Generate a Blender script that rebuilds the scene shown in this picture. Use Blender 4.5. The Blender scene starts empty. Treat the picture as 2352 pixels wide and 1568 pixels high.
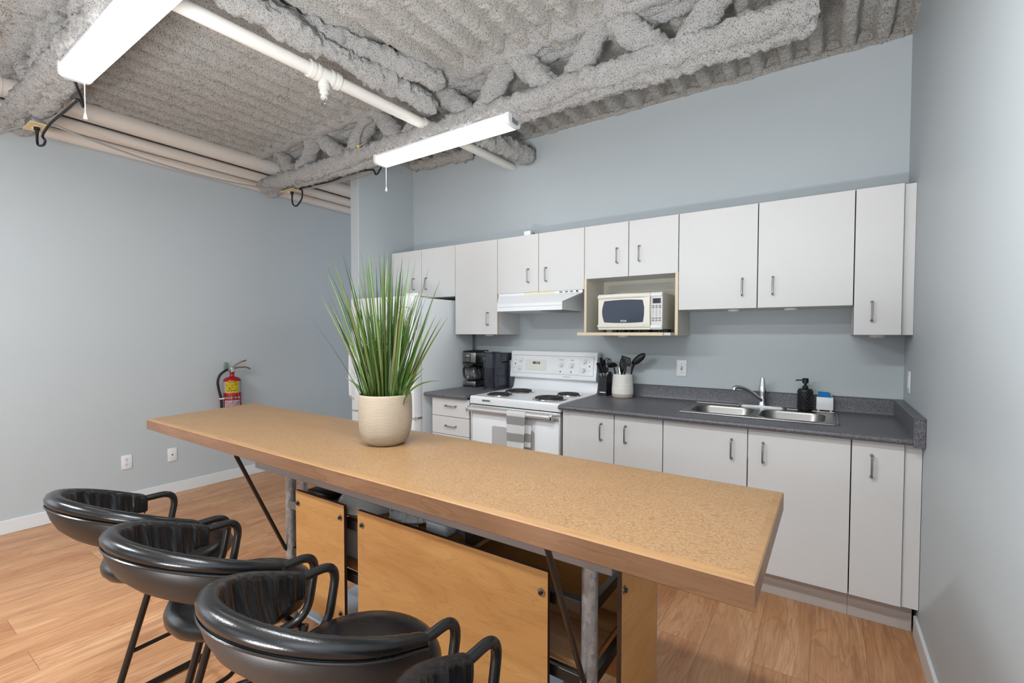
import bpy, bmesh, math, random
from mathutils import Vector, Matrix, noise
import numpy as np
random.seed(7)
C = bpy.context.scene.collection
PI = math.pi

# ------------------------------------------------------------------ materials
def lin(c):
    return tuple((x/12.92 if x <= .04045 else ((x+.055)/1.055)**2.4) for x in (v/255 for v in c))
def L(c): return lin(c)+(1,)
MATS = {}
class NT:
    def __init__(s, name):
        s.m = bpy.data.materials.new(name); s.m.use_nodes = True
        s.t = s.m.node_tree; s.b = s.t.nodes['Principled BSDF']; s.tc = None
    def n(s, typ, props=None, **ins):
        d = s.t.nodes.new('ShaderNode'+typ)
        for k, v in (props or {}).items(): setattr(d, k, v)
        for k, v in ins.items():
            k2 = int(k[1:]) if k[0] == '_' else k.replace('_', ' ')
            s.put(d, k2, v)
        return d
    def put(s, d, k, v):
        i = d.inputs[k]
        if isinstance(v, bpy.types.NodeSocket): s.t.links.new(v, i)
        elif isinstance(v, bpy.types.Node): s.t.links.new(v.outputs[0], i)
        else: i.default_value = v
    def co(s, scale=(1,1,1), loc=(0,0,0), rot=(0,0,0)):
        if not s.tc: s.tc = s.t.nodes.new('ShaderNodeTexCoord')
        m = s.n('Mapping', Scale=scale, Location=loc, Rotation=rot)
        s.t.links.new(s.tc.outputs['Object'], m.inputs[0]); return m.outputs[0]
    def noise(s, vec, scale, detail=4, rough=.55, dist=0):
        return s.n('TexNoise', None, Vector=vec, Scale=scale, Detail=detail, Roughness=rough, Distortion=dist)
    def ramp(s, fac, stops, interp='LINEAR'):
        r = s.n('ValToRGB', None, Fac=fac); e = r.color_ramp.elements; r.color_ramp.interpolation = interp
        while len(e) > 1: e.remove(e[-1])
        for i, (p, c) in enumerate(stops):
            el = e[0] if i == 0 else e.new(p)
            el.position = p; el.color = c if len(c) == 4 else tuple(c)+(1,)
        return r.outputs[0]
    def mix(s, f, a, b, mode='MIX'):
        d = s.n('Mix', {'data_type': 'RGBA', 'blend_type': mode})
        s.put(d, 0, f); s.put(d, 6, a); s.put(d, 7, b); return d.outputs[2]
    def math(s, op, a, b=0.0):
        d = s.n('Math', {'operation': op}); s.put(d, 0, a); s.put(d, 1, b); return d.outputs[0]
    def bump(s, h, strength=.3, dist=.01):
        d = s.n('Bump', None, Strength=strength, Distance=dist, Height=h); s.put(s.b, 'Normal', d.outputs[0]); return d
    def set(s, **k):
        for a, v in k.items(): s.put(s.b, a.replace('_', ' '), v)
        return s

def mat(name, col, rough=.5, metal=0, **kw):
    if name in MATS: return MATS[name]
    t = NT(name); t.set(Base_Color=L(col), Roughness=rough, Metallic=metal)
    bs = kw.pop('bump', None)
    if bs: t.bump(t.noise(t.co(), bs[0], 3), bs[1], bs[2] if len(bs) > 2 else .002)
    for k, v in kw.items(): t.put(t.b, k.replace('_', ' '), v)
    MATS[name] = t.m; return t.m
def reg(name, t): MATS[name] = t.m; return t.m

def paint(name, col):
    t = NT(name); n = t.noise(t.co(), 1.3, 2)
    t.set(Base_Color=t.mix(n.outputs[0], L([c-3 for c in col]), L([c+3 for c in col])), Roughness=.5, Specular_IOR_Level=.35)
    t.bump(t.noise(t.co(), 180, 3).outputs[0], .12, .002); return reg(name, t)
WALL = paint('blue grey wall paint', (180, 187, 190))
TRIM = mat('white gloss trim', (214, 217, 218), .35)
MELA = NT('white melamine')
MELA.set(Base_Color=MELA.mix(MELA.noise(MELA.co(), 3, 3).outputs[0], L((203, 202, 201)), L((209, 208, 207))), Roughness=.42, Specular_IOR_Level=.4)
MELA = reg('mela', MELA)
EDGE = mat('cream melamine edge', (214, 198, 168), .5)
MEIN = mat('cream melamine inside', (206, 202, 190), .5)
WHITE = mat('white appliance enamel', (226, 228, 230), .22)
WPLAST = mat('white plastic', (224, 225, 226), .35)
CREAM = mat('cream plastic', (222, 218, 206), .3)
BLACK = mat('black plastic', (18, 18, 20), .35)
DKGAP = mat('dark gap', (30, 29, 28), .8)
CHROME = mat('chrome', (222, 224, 226), .12, 1)
NICKEL = mat('brushed nickel', (150, 150, 148), .3, 1)
BLKMET = mat('black painted steel', (20, 20, 21), .28, 0, Specular_IOR_Level=.6)
SLATE = mat('slate black plastic', (44, 49, 60), .24)
GREYPL = mat('grey plastic', (120, 122, 124), .4)
PIPEW = mat('white painted pipe', (214, 211, 204), .4)
PIPEC = mat('cream insulated pipe jacket', (206, 197, 188), .5)
RED = mat('red enamel', (150, 18, 22), .2)
YELLOW = mat('yellow label', (236, 210, 20), .45)
LBLW = mat('white label', (214, 214, 222), .45)
GREYMETAL = mat('galvanised box steel', (120, 124, 126), .45, .6)
RUBBER = mat('black cable rubber', (14, 14, 15), .5)
GREYCAB = mat('grey cable', (142, 138, 132), .5)
TAN = mat('tan cover plate', (214, 188, 138), .45)
GLASS = NT('clear glass'); GLASS.set(Base_Color=(1, 1, 1, 1), Roughness=.02, Transmission_Weight=1.0, IOR=1.45); GLASS = reg('glass', GLASS)
DISHGLASS = mat('frosted dish glass', (216, 218, 217), .12, 0, Transmission_Weight=.35)
SMOKE = mat('dark door glass', (62, 69, 84), .08, 0, Specular_IOR_Level=.7)
LCD = mat('dark display', (16, 18, 26), .15)
OVENGL = mat('grey oven window', (176, 176, 176), .12)
LEDTXT = NT('display digits'); LEDTXT.set(Base_Color=L((150, 170, 30)), Emission_Color=L((190, 200, 40)), Emission_Strength=.7); LEDTXT = reg('led', LEDTXT)
WTXT = mat('white print', (220, 222, 224), .5)
DTXT = mat('dark print', (40, 42, 46), .5)
DPRINT = mat('navy print', (44, 52, 74), .5)
BLUESP = mat('blue scouring pad', (10, 120, 190), .8, 0, bump=(300, .8, .004))
YELSP = mat('yellow sponge', (226, 204, 96), .9, 0, bump=(200, .8, .004))
SOIL = mat('dark planter filling', (26, 28, 20), .9, 0, bump=(120, 1, .01))
STONE = mat('crock stone base', (176, 164, 148), .7)

def steel(name, col, r, sc):
    t = NT(name); n = t.noise(t.co(sc), 1, 4, .6)
    t.set(Base_Color=t.mix(n.outputs[0], L([c-14 for c in col]), L(col)), Metallic=1.0, Roughness=t.math('MULTIPLY_ADD', n.outputs[0], .2))
    t.t.nodes[-1].inputs[2].default_value = r-.1
    return reg(name, t)
SS = steel('brushed stainless', (150, 148, 145), .34, (6, 90, 90))
SSV = mat('bright trim', (206, 205, 203), .3, .55)
GALV = NT('galvanised steel tube')
_n = GALV.n('TexVoronoi', None, Vector=GALV.co((1, 1, .6)), Scale=90)
GALV.set(Base_Color=GALV.mix(_n.outputs['Color'], L((132, 136, 142)), L((178, 180, 182))), Metallic=.45, Roughness=.36)
GALV = reg('galv', GALV)
BARST = mat('steel channel', (142, 144, 150), .32, .5)

# fuzzy sprayed fireproofing
def fuzz(name, a, b):
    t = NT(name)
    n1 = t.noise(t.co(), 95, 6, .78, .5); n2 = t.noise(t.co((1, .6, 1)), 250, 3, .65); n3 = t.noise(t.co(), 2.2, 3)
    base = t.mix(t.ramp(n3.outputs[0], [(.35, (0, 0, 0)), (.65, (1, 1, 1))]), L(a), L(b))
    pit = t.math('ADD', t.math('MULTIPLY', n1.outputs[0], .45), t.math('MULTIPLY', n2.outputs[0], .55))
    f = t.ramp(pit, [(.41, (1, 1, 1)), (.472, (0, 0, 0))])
    t.set(Base_Color=t.mix(t.math('MULTIPLY', f, .88), base, L((104, 97, 90))), Roughness=.95, Specular_IOR_Level=.1)  # shade of the pits painted into the colour as dark specks
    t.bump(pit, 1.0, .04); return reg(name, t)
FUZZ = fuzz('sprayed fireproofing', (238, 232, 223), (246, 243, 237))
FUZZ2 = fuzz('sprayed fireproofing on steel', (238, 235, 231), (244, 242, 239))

# laminate floor: planks along y
def floor_mat():
    t = NT('oak laminate planks')
    v = t.co((1, 1, 1), (0, .02, 0), (0, 0, 0))
    sx = t.n('SeparateXYZ', None, Vector=v)
    sw = t.n('CombineXYZ', None, X=sx.outputs[1], Y=sx.outputs[0])
    br = t.n('TexBrick', {'offset': .37, 'offset_frequency': 2}, Vector=sw.outputs[0], Color1=(0, 0, 0, 1), Color2=(1, 1, 1, 1), Mortar=(.5, .5, .5, 1),
             Scale=1.0, Mortar_Size=.0011, Mortar_Smooth=.1, Bias=0.0, Brick_Width=1.22, Row_Height=.2)
    rnd = br.outputs['Color']
    off = t.math('MULTIPLY', rnd, 37.0)
    cx = t.n('CombineXYZ', None, X=t.math('MULTIPLY', sx.outputs[0], 1.0), Y=t.math('MULTIPLY', sx.outputs[1], .16), Z=off)
    big = t.noise(cx.outputs[0], 7, 3, .5, .9)
    rings = t.math('FRACT', t.math('MULTIPLY', big.outputs[0], 11.0))
    rr = t.math('ABSOLUTE', t.math('SUBTRACT', rings, .5))
    cf = t.n('CombineXYZ', None, X=t.math('MULTIPLY', sx.outputs[0], 1.0), Y=t.math('MULTIPLY', sx.outputs[1], .035), Z=off)
    fine = t.noise(cf.outputs[0], 150, 6, .7)
    blot = t.noise(cx.outputs[0], 16, 3, .6)
    col = t.ramp(big.outputs[0], [(.3, lin((171, 118, 77))), (.5, lin((194, 142, 99))), (.7, lin((210, 163, 121)))])
    col = t.mix(t.math('MULTIPLY', t.ramp(rr, [(.0, (1, 1, 1)), (.2, (0, 0, 0))]), .46), col, L((143, 91, 54)))
    col = t.mix(t.math('MULTIPLY', t.ramp(fine.outputs[0], [(.40, (1, 1, 1)), (.60, (0, 0, 0))]), .5), col, L((151, 99, 60)))
    col = t.mix(t.math('MULTIPLY', t.ramp(blot.outputs[0], [(.56, (0, 0, 0)), (.76, (1, 1, 1))]), .6), col, L((127, 75, 41)))
    col = t.mix(t.math('MULTIPLY', t.math('SUBTRACT', rnd, .5), .25), col, L((226, 184, 142)))
    col = t.mix(t.math('MULTIPLY', br.outputs['Fac'], .7), col, L((110, 74, 48)))
    t.set(Base_Color=col, Roughness=t.math('MULTIPLY_ADD', fine.outputs[0], .12), Specular_IOR_Level=.45)
    for n in t.t.nodes:
        if n.type == 'MATH' and n.operation == 'MULTIPLY_ADD': n.inputs[2].default_value = .3
    t.bump(t.math('SUBTRACT', fine.outputs[0], br.outputs['Fac']), .12, .002)
    return reg('floor', t)
FLOOR = floor_mat()

def wood(name, c0, c1, cl, sx, scale, rings, amt, rough=.35, fine=(4, 90, 90)):
    t = NT(name); big = t.noise(t.co(sx), scale, 3, .5, .8)
    rr = t.math('ABSOLUTE', t.math('SUBTRACT', t.math('FRACT', t.math('MULTIPLY', big.outputs[0], rings)), .5))
    col = t.mix(t.ramp(big.outputs[0], [(.3, (0, 0, 0)), (.7, (1, 1, 1))]), L(c0), L(c1))
    col = t.mix(t.math('MULTIPLY', t.ramp(rr, [(0, (1, 1, 1)), (.12, (0, 0, 0))]), amt), col, L(cl))
    f = t.noise(t.co(fine), 1.0, 4, .6)
    col = t.mix(t.math('MULTIPLY', t.ramp(f.outputs[0], [(.35, (1, 1, 1)), (.6, (0, 0, 0))]), amt*.6), col, L(cl))
    t.set(Base_Color=col, Roughness=rough, Specular_IOR_Level=.4); return reg(name, t)
PLY = wood('maple plywood panel', (182, 132, 76), (200, 152, 95), (150, 102, 56), (.9, .9, 3.6), 2.6, 10, .26, .32, (8, 8, 110))
PLYD = wood('oak shelf board', (150, 106, 62), (176, 130, 82), (110, 72, 40), (.6, 6, 6), 4, 8, .4, .4, (3, 70, 70))
EDGEW = wood('solid maple edging', (122, 88, 64), (142, 105, 77), (98, 67, 44), (1, 6, 6), 2.4, 5, .35, .35, (4, 120, 120))
BEVW = wood('golden maple bevel', (150, 114, 76), (166, 128, 88), (128, 92, 56), (1, 6, 6), 3, 5, .25, .35)
PLYE = mat('dark panel edge', (56, 34, 24), .5)
def lace():
    t = NT('pebbled maple laminate')
    vd = t.noise(t.co(), 7, 2)
    v = t.n('VectorMath', {'operation': 'ADD'}); t.put(v, 0, t.co((1, 1.55, 1))); 
    sc = t.n('VectorMath', {'operation': 'SCALE'}); t.put(sc, 0, vd.outputs['Color']); sc.inputs['Scale'].default_value = .12
    t.put(v, 1, sc.outputs[0])
    vo = t.n('TexVoronoi', {'feature': 'SMOOTH_F1'}, Vector=v.outputs[0], Scale=150, Smoothness=.6, Randomness=.9)
    big = t.noise(t.co((1, 1.5, 1)), 5, 3, .6)
    col = t.ramp(vo.outputs['Distance'], [(.05, lin((172, 139, 101))), (.4, lin((160, 126, 88))), (.75, lin((141, 106, 70)))])
    col = t.mix(t.math('MULTIPLY', t.ramp(big.outputs[0], [(.4, (0, 0, 0)), (.72, (1, 1, 1))]), .28), col, L((140, 108, 74)))
    t.set(Base_Color=col, Roughness=.4, Specular_IOR_Level=.4); return reg('lace', t)
LACE = lace()
def counter():
    t = NT('speckled grey laminate'); n = t.noise(t.co(), 300, 2, .6); n2 = t.noise(t.co(), 130, 3, .7)
    col = t.ramp(n.outputs[0], [(.36, lin((66, 65, 68))), (.5, lin((88, 87, 91))), (.66, lin((124, 124, 132)))])
    col = t.mix(t.ramp(n2.outputs[0], [(.5, (0, 0, 0)), (.75, (.6, .6, .6))]), col, L((68, 66, 68)))
    t.set(Base_Color=col, Roughness=.38); return reg('counter', t)
COUNTER = counter()
def leather(name, col, r, bs):
    t = NT(name); v = t.n('TexVoronoi', None, Vector=t.co(), Scale=bs)
    n = t.noise(t.co(), 9, 4)
    t.set(Base_Color=t.mix(n.outputs[0], L([c-4 for c in col]), L([c+5 for c in col])), Specular_IOR_Level=.55,
          Roughness=t.math('MULTIPLY_ADD', n.outputs[0], .25))
    for k in t.t.nodes:
        if k.type == 'MATH' and k.operation == 'MULTIPLY_ADD': k.inputs[2].default_value = r-.12
    t.bump(v.outputs['Distance'], .10, .001); return reg(name, t)
LEATHER = leather('black leather', (15, 15, 16), .27, 420)
LEATHERB = leather('black leather skirt', (25, 23, 23), .46, 420)
def ceramic():
    t = NT('taupe ribbed planter'); w = t.n('TexWave', {'wave_type': 'BANDS', 'bands_direction': 'Z'}, Vector=t.co(), Scale=52, Distortion=0.0)
    n = t.noise(t.co((6, 6, 1.4)), 3, 2)
    st = t.noise(t.co((60, 60, 11)), 1, 2)
    col = t.mix(n.outputs[0], L((156, 141, 122)), L((172, 157, 138)))
    col = t.mix(t.math('MULTIPLY', t.ramp(st.outputs[0], [(.72, (0, 0, 0)), (.76, (1, 1, 1))]), .6), col, L((124, 112, 98)))
    t.set(Base_Color=col, Roughness=.62); t.bump(w.outputs[0], .35, .002); return reg('ceramic', t)
PLANTER = ceramic()
CROCK = mat('glazed off white crock', (222, 219, 212), .22)
def leafm():
    t = NT('grass blade'); o = t.n('ObjectInfo'); n = t.noise(t.co((1, 1, .25)), 60, 2)
    g = t.n('NewGeometry'); 
    col = t.ramp(g.outputs['Random Per Island'], [(0, lin((40, 66, 20))), (.3, lin((62, 92, 30))), (.55, lin((78, 92, 42))), (.75, lin((108, 116, 62))), (.88, lin((74, 132, 24))), (1, lin((146, 140, 92)))])
    col = t.mix(t.math('MULTIPLY', n.outputs[0], .5), col, L((28, 52, 16)))
    t.set(Base_Color=col, Roughness=.38, Specular_IOR_Level=.45); return reg('leaf', t)
LEAF = leafm()
def towel():
    t = NT('striped tea towel'); s = t.n('SeparateXYZ', None, Vector=t.co())
    z = t.math('FRACT', t.math('MULTIPLY', t.math('SUBTRACT', s.outputs[2], .809), 1/.117))
    st = t.ramp(z, [(0, (0, 0, 0)), (.5, (1, 1, 1))], 'CONSTANT')
    w = t.noise(t.co(), 500, 2)
    gr = t.mix(w.outputs[0], L((150, 148, 146)), L((214, 212, 209)))
    t.set(Base_Color=t.mix(st, L((250, 249, 247)), gr), Roughness=.9); t.bump(w.outputs[0], .4, .002); return reg('towel', t)
DIFF = NT('lit diffuser'); DIFF.set(Base_Color=(.9, .9, .9, 1), Emission_Color=(.96, .985, 1, 1), Emission_Strength=7.4); DIFF = reg('diff', DIFF)

# ------------------------------------------------------------------ mesh helpers
def B(): return bmesh.new()
def box(bm, x0, x1, y0, y1, z0, z1, bev=0, seg=2):
    vs = [bm.verts.new((x, y, z)) for x in (x0, x1) for y in (y0, y1) for z in (z0, z1)]
    fs = [bm.faces.new([vs[i] for i in q]) for q in ((0, 1, 3, 2), (4, 6, 7, 5), (0, 4, 5, 1), (2, 3, 7, 6), (0, 2, 6, 4), (1, 5, 7, 3))]
    if bev:
        es = list({e for f in fs for e in f.edges})
        bmesh.ops.bevel(bm, geom=es, offset=bev, segments=seg, affect='EDGES', profile=.5)
    return bm
def frame_of(d):
    d = d.normalized(); a = Vector((0, 0, 1)) if abs(d.z) < .95 else Vector((1, 0, 0))
    u = d.cross(a).normalized(); return u, d.cross(u).normalized()
def ring_skin(bm, rings, closed=False, caps=True):
    R = [[bm.verts.new(p) for p in r] for r in rings]; n = len(R[0]); m = len(R)
    for i in range(m if closed else m-1):
        a, b = R[i], R[(i+1) % m]
        for j in range(n):
            bm.faces.new((a[j], a[(j+1) % n], b[(j+1) % n], b[j]))
    if caps and not closed:
        bm.faces.new(R[0][::-1]); bm.faces.new(R[-1])
    return R
def tube(bm, pts, r, n=12, closed=False, caps=True):
    P = [Vector(p) for p in pts]; m = len(P); rings = []; u = None
    for i in range(m):
        if closed: d = P[(i+1) % m]-P[i-1]
        else: d = P[min(i+1, m-1)]-P[max(i-1, 0)]
        d.normalize()
        if u is None: u, v = frame_of(d)
        else:
            u = (u-d*u.dot(d)); u.normalize()
        v = d.cross(u)
        rr = r[i] if isinstance(r, (list, tuple)) else r
        rings.append([P[i]+(u*math.cos(2*PI*k/n)+v*math.sin(2*PI*k/n))*rr for k in range(n)])
    ring_skin(bm, rings, closed, caps); return bm
def cyl(bm, p0, p1, r0, r1=None, n=20): return tube(bm, [p0, p1], [r0, r0 if r1 is None else r1], n)
def fillet(pts, r, n=6):
    P = [Vector(p) for p in pts]; out = [P[0]]
    rs = r if isinstance(r, (list, tuple)) else [r]*len(P)
    for i in range(1, len(P)-1):
        a = (P[i-1]-P[i]); b = (P[i+1]-P[i]); la, lb = a.length, b.length; a.normalize(); b.normalize()
        ang = a.angle(b); t = min(rs[i]/max(math.tan(ang/2), 1e-4), la*.49, lb*.49)
        s, e = P[i]+a*t, P[i]+b*t
        for k in range(n+1):
            w = k/n; out.append(s.lerp(P[i], w).lerp(P[i].lerp(e, w), w))
    out.append(P[-1]); return out
def lathe(bm, prof, c=(0, 0, 0), n=32, axis='z', a0=0, a1=2*PI):
    full = abs(a1-a0-2*PI) < 1e-6; N_ = n if full else n+1
    def pt(r, h, a):
        x, y = r*math.cos(a), r*math.sin(a)
        p = {'z': (x, y, h), 'y': (x, h, -y), 'x': (h, x, y)}[axis]
        return (p[0]+c[0], p[1]+c[1], p[2]+c[2])
    cols = [[bm.verts.new(pt(r, h, a0+(a1-a0)*k/n)) for r, h in prof] for k in range(N_)]
    for k in range(N_ if full else N_-1):
        a, b = cols[k], cols[(k+1) % N_]
        for j in range(len(prof)-1):
            if prof[j][0] < 1e-6 and prof[j+1][0] < 1e-6: continue
            bm.faces.new((a[j], b[j], b[j+1], a[j+1]))
    bmesh.ops.remove_doubles(bm, verts=[v for q in cols for v in q], dist=1e-6); return bm
def prism(bm, poly, axis, h0, h1):
    def p(a, b, h): return {'y': (a, h, b), 'x': (h, a, b), 'z': (a, b, h)}[axis]
    A = [bm.verts.new(p(a, b, h0)) for a, b in poly]; D = [bm.verts.new(p(a, b, h1)) for a, b in poly]; n = len(A)
    bm.faces.new(A); bm.faces.new(D[::-1])
    for i in range(n): bm.faces.new((A[i], D[i], D[(i+1) % n], A[(i+1) % n]))
    return bm
def rrect(x0, x1, z0, z1, r, n=5):
    out = []
    for cx, cz, a in ((x1-r, z1-r, 0), (x0+r, z1-r, 90), (x0+r, z0+r, 180), (x1-r, z0+r, 270)):
        for k in range(n+1):
            t = math.radians(a+90*k/n); out.append((cx+r*math.cos(t), cz+r*math.sin(t)))
    return out
def rough(bm, amps=((.010, 9), (.008, 26), (.006, 60)), seed=0):
    bm.normal_update()
    for v in bm.verts:
        d = sum(a*noise.noise(v.co*f+Vector((seed, seed*1.7, 0))) for a, f in amps)
        v.co += v.normal*d
    return bm
def text(s, size, ex=.0006, bold=0):
    cu = bpy.data.curves.new('t', 'FONT'); cu.body = s; cu.size = size; cu.extrude = ex; cu.align_x = 'CENTER'; cu.align_y = 'CENTER'; cu.offset = bold
    o = bpy.data.objects.new('t', cu); C.objects.link(o)
    bpy.context.view_layer.update()
    me = bpy.data.meshes.new_from_object(o.evaluated_get(bpy.context.evaluated_depsgraph_get()))
    bm = B(); bm.from_mesh(me); bpy.data.objects.remove(o); bpy.data.curves.remove(cu); bpy.data.meshes.remove(me)
    return bm
def front_text(s, size, x, y, z, sx=1, bold=0):   # facing -y
    bm = text(s, size, .0006, bold)
    bm.transform(Matrix.Translation((x, y, z)) @ Matrix.Rotation(PI/2, 4, 'X') @ Matrix.Diagonal((sx, 1, 1, 1))); return bm

OFF = {}
def obj(name, bm, m, parent=None, smooth=35, loc=None):
    off = Vector((0, 0, 0))
    if parent is not None: off = OFF.get(parent.name, off)
    if loc is not None: off = Vector(loc)
    if off.length: bmesh.ops.translate(bm, verts=bm.verts, vec=-off)
    bmesh.ops.recalc_face_normals(bm, faces=bm.faces)
    me = bpy.data.meshes.new(name); bm.to_mesh(me); bm.free()
    for mm in (m if isinstance(m, (list, tuple)) else [m]): me.materials.append(mm)
    if smooth:
        me.shade_smooth(); me.set_sharp_from_angle(angle=math.radians(smooth))
    o = bpy.data.objects.new(name, me); C.objects.link(o)
    if parent is not None: o.parent = parent; OFF[o.name] = off
    else: OFF[o.name] = off; o.location = off
    return o
def tag(o, label, cat, group=None):
    o['label'] = label; o['category'] = cat
    if group: o['group'] = group
    return o
def thing(name, label, cat, loc=(0, 0, 0), group=None):
    o = bpy.data.objects.new(name, None); C.objects.link(o); o.location = loc; o.empty_display_size = .05
    OFF[o.name] = Vector(loc); return tag(o, label, cat, group)
def struct(name, bm, m, smooth=0):
    o = obj(name, bm, m, None, smooth); o['kind'] = 'structure'; return o
def note(o, s): o['label'] = s; return o

# ------------------------------------------------------------------ room shell
XL, YB, YR, ZC = -5.0, 0.0, -7.0, 3.17
struct('floor', box(B(), XL-.1, .1, YR-.1, 1.3, -.06, 0), FLOOR)
struct('wall_back', box(B(), -3.961, .1, 0, .1, 0, 3.018), WALL)
struct('wall_right', box(B(), 0, .1, YR, 0, 0, ZC), WALL)
bm = B()                                            # left wall; its unseen window opening is added to let fill light in
for q in ((YR, -6.6, 0, ZC), (-4.2, 1.3, 0, ZC), (-6.6, -4.2, 0, .85), (-6.6, -4.2, 2.65, ZC)): box(bm, XL-.1, XL, q[0], q[1], q[2], q[3])
struct('wall_left', bm, WALL)
bm = B()
for q in ((-6.6, -6.55, .85, 2.65), (-4.25, -4.2, .85, 2.65), (-6.55, -4.25, .85, .9), (-6.55, -4.25, 2.6, 2.65), (-5.42, -5.38, .9, 2.6)): box(bm, XL-.08, XL-.02, q[0], q[1], q[2], q[3])
struct('window_3', bm, TRIM)  # frame of the added opening
struct('wall_partition', box(B(), -3.961, -3.8516, -.667, 0, 0, ZC, .004, 1), WALL)
struct('wall_passage', box(B(), XL, -3.85, 1.2, 1.3, 0, ZC), WALL)
# rear wall behind the camera with a band of windows
bm = B(); box(bm, XL, 0, YR-.1, YR, 0, .85); box(bm, XL, 0, YR-.1, YR, 2.65, ZC)
wx = [(-3.4, -2.0), (-1.85, -.45)]
for a, b in ((XL, -3.4), (-2.0, -1.85), (-.45, 0)): box(bm, a, b, YR-.1, YR, .85, 2.65)
struct('wall_rear', bm, WALL)
for i, (a, b) in enumerate(wx):
    bm = B()
    for q in ((a, a+.05, .85, 2.65), (b-.05, b, .85, 2.65), (a+.05, b-.05, .85, .9), (a+.05, b-.05, 2.6, 2.65), ((a+b)/2-.02, (a+b)/2+.02, .9, 2.6)):
        box(bm, q[0], q[1], YR-.08, YR-.02, q[2], q[3])
    struct('window_%d' % (i+1), bm, TRIM)
bm = B(); box(bm, XL, XL+.014, YR, 1.2, 0, .095, .003, 1); struct('baseboard_left', bm, TRIM)
bm = B(); box(bm, -.014, 0, YR, -.63, 0, .095, .003, 1); struct('baseboard_right', bm, TRIM)
bm = B(); box(bm, -3.975, -3.961, -.667, 1.2, 0, .095); struct('trim_1', bm, TRIM)

# ceiling: ribbed deck, ribs along y, sprayed fireproofing
def deck():
    xs = np.arange(XL-.08, .081, .0095)
    ys = np.concatenate([np.arange(-7.0, -3.3, .1), np.arange(-3.3, .06, .0095), np.arange(.06, 1.21, .1)])
    bm = B(); per = .1545; G = []
    for y in ys:
        row = []
        for x in xs:
            t = ((x+.163+.3*per)/per) % 1.0
            a = abs(t-.5)*2                      # 0 at rib centre, 1 in the flute
            a = min(1, max(0, (a-.30)/.40)); a = a*a*(3-2*a)
            z = 3.022+.078*a
            p = Vector((x, y, 0))
            n = .012*noise.noise(p*5)+.009*noise.noise(p*17)+.011*noise.noise(p*42)+.010*noise.noise(p*95)
            row.append(bm.verts.new((x, y, z+n)))
        G.append(row)
    for i in range(len(ys)-1):
        a, b = G[i], G[i+1]
        for j in range(len(xs)-1): bm.faces.new((a[j], a[j+1], b[j+1], b[j]))
    return bm
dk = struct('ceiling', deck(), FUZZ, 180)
bm = B(); box(bm, XL-.1, .1, YR-.1, 1.3, ZC, ZC+.05); struct('ceiling_slab', bm, FUZZ)
bm = B(); box(bm, -3.961, 0, -.004, .1, 3.018, ZC); struct('trim_3', bm, FUZZ)
# bead of spray where the deck meets the kitchen wall
bm = B()
pts = [(x, -.010, 3.034+.006*math.sin(x*9)) for x in np.arange(-3.84, -.02, .02)]
tube(bm, pts, .018, 8); rough(bm, ((.012, 14), (.008, 45)), 3); struct('trim_2', bm, FUZZ, 180)

# ------------------------------------------------------------------ ceiling steel
def fuzz_tube(bm, p0, p1, rx, seed, n=26, step=.012, amps=((.016, 6), (.013, 20), (.015, 46), (.011, 100)), taper=True):
    p0, p1 = Vector(p0), Vector(p1); k = max(3, int((p1-p0).length/step))
    t = B(); rr = [rx*(1 if not taper else min(1, .55+.45*min(i, k-i)/3)) for i in range(k+1)]
    tube(t, [p0.lerp(p1, i/k) for i in range(k+1)], rr, n); rough(t, amps, seed)
    me = bpy.data.meshes.new('q'); t.to_mesh(me); t.free(); bm.from_mesh(me); bpy.data.meshes.remove(me); return bm
def joist(y, zc, x0, x1, bots, tops, label, ztop=3.07, seed=0):
    t = thing('steel_joist', label, 'ceiling joist', ((x0+x1)/2, y, zc), 'roof joists under the deck')
    bm = B(); fuzz_tube(bm, (x0, y+.03, zc-.012), (x1, y+.03, zc-.018), .055, seed+1); fuzz_tube(bm, (x0+.03, y-.025, zc+.012), (x1, y-.025, zc+.01), .060, seed+2)
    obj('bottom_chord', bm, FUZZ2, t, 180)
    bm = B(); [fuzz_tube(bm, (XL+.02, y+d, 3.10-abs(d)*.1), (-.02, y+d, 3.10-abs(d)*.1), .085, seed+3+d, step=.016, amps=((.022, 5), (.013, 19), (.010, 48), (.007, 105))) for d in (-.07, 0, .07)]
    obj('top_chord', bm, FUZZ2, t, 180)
    seq = []
    for i, b in enumerate(bots):
        for s in (-1, 1):
            c = [q for q in tops if (q-b)*s > 0]
            if c: seq.append((b, min(c, key=lambda q: abs(q-b)), s))
    for i, (b, q, s) in enumerate(seq):
        bm = fuzz_tube(B(), (b+s*.03, y, zc+.02), (q-s*.02, y, ztop), .067, seed+10+i, 22, .012, taper=False)
        obj('web', bm, FUZZ2, t, 180)
    return t
joist(-.97, 2.75, -4.87, -.42, [-4.30, -3.60, -2.93, -2.28, -1.65, -1.02], [-4.62, -3.97, -3.26, -2.62, -1.995, -1.37, -.70],
      'fuzzy sprayed truss joist nearest the kitchen wall, above the short lit strip light', seed=0)
joist(-2.63, 2.76, -4.93, -1.2, [-4.15, -3.5, -2.85, -2.2, -1.55], [-4.5, -3.82, -3.18, -2.52, -1.88, -1.25],
      'fuzzy sprayed truss joist at the upper left corner, above the big bright strip light', seed=40)
def bridging(p0, p1, r, label, seed, m=FUZZ2):
    o = obj('joist_bridging', fuzz_tube(B(), p0, p1, r, seed, 28, .012, ((.026, 5), (.019, 17), (.017, 42), (.012, 100))), m, None, 180, p0)
    tag(o, label, 'ceiling bridging', 'fuzzy bridging between the joists')
bridging((-2.69, -2.5, 2.925), (-2.555, -1.06, 2.885), .056, 'thick fuzzy sprayed bar running alongside the white sprinkler pipe', 71)
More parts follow.
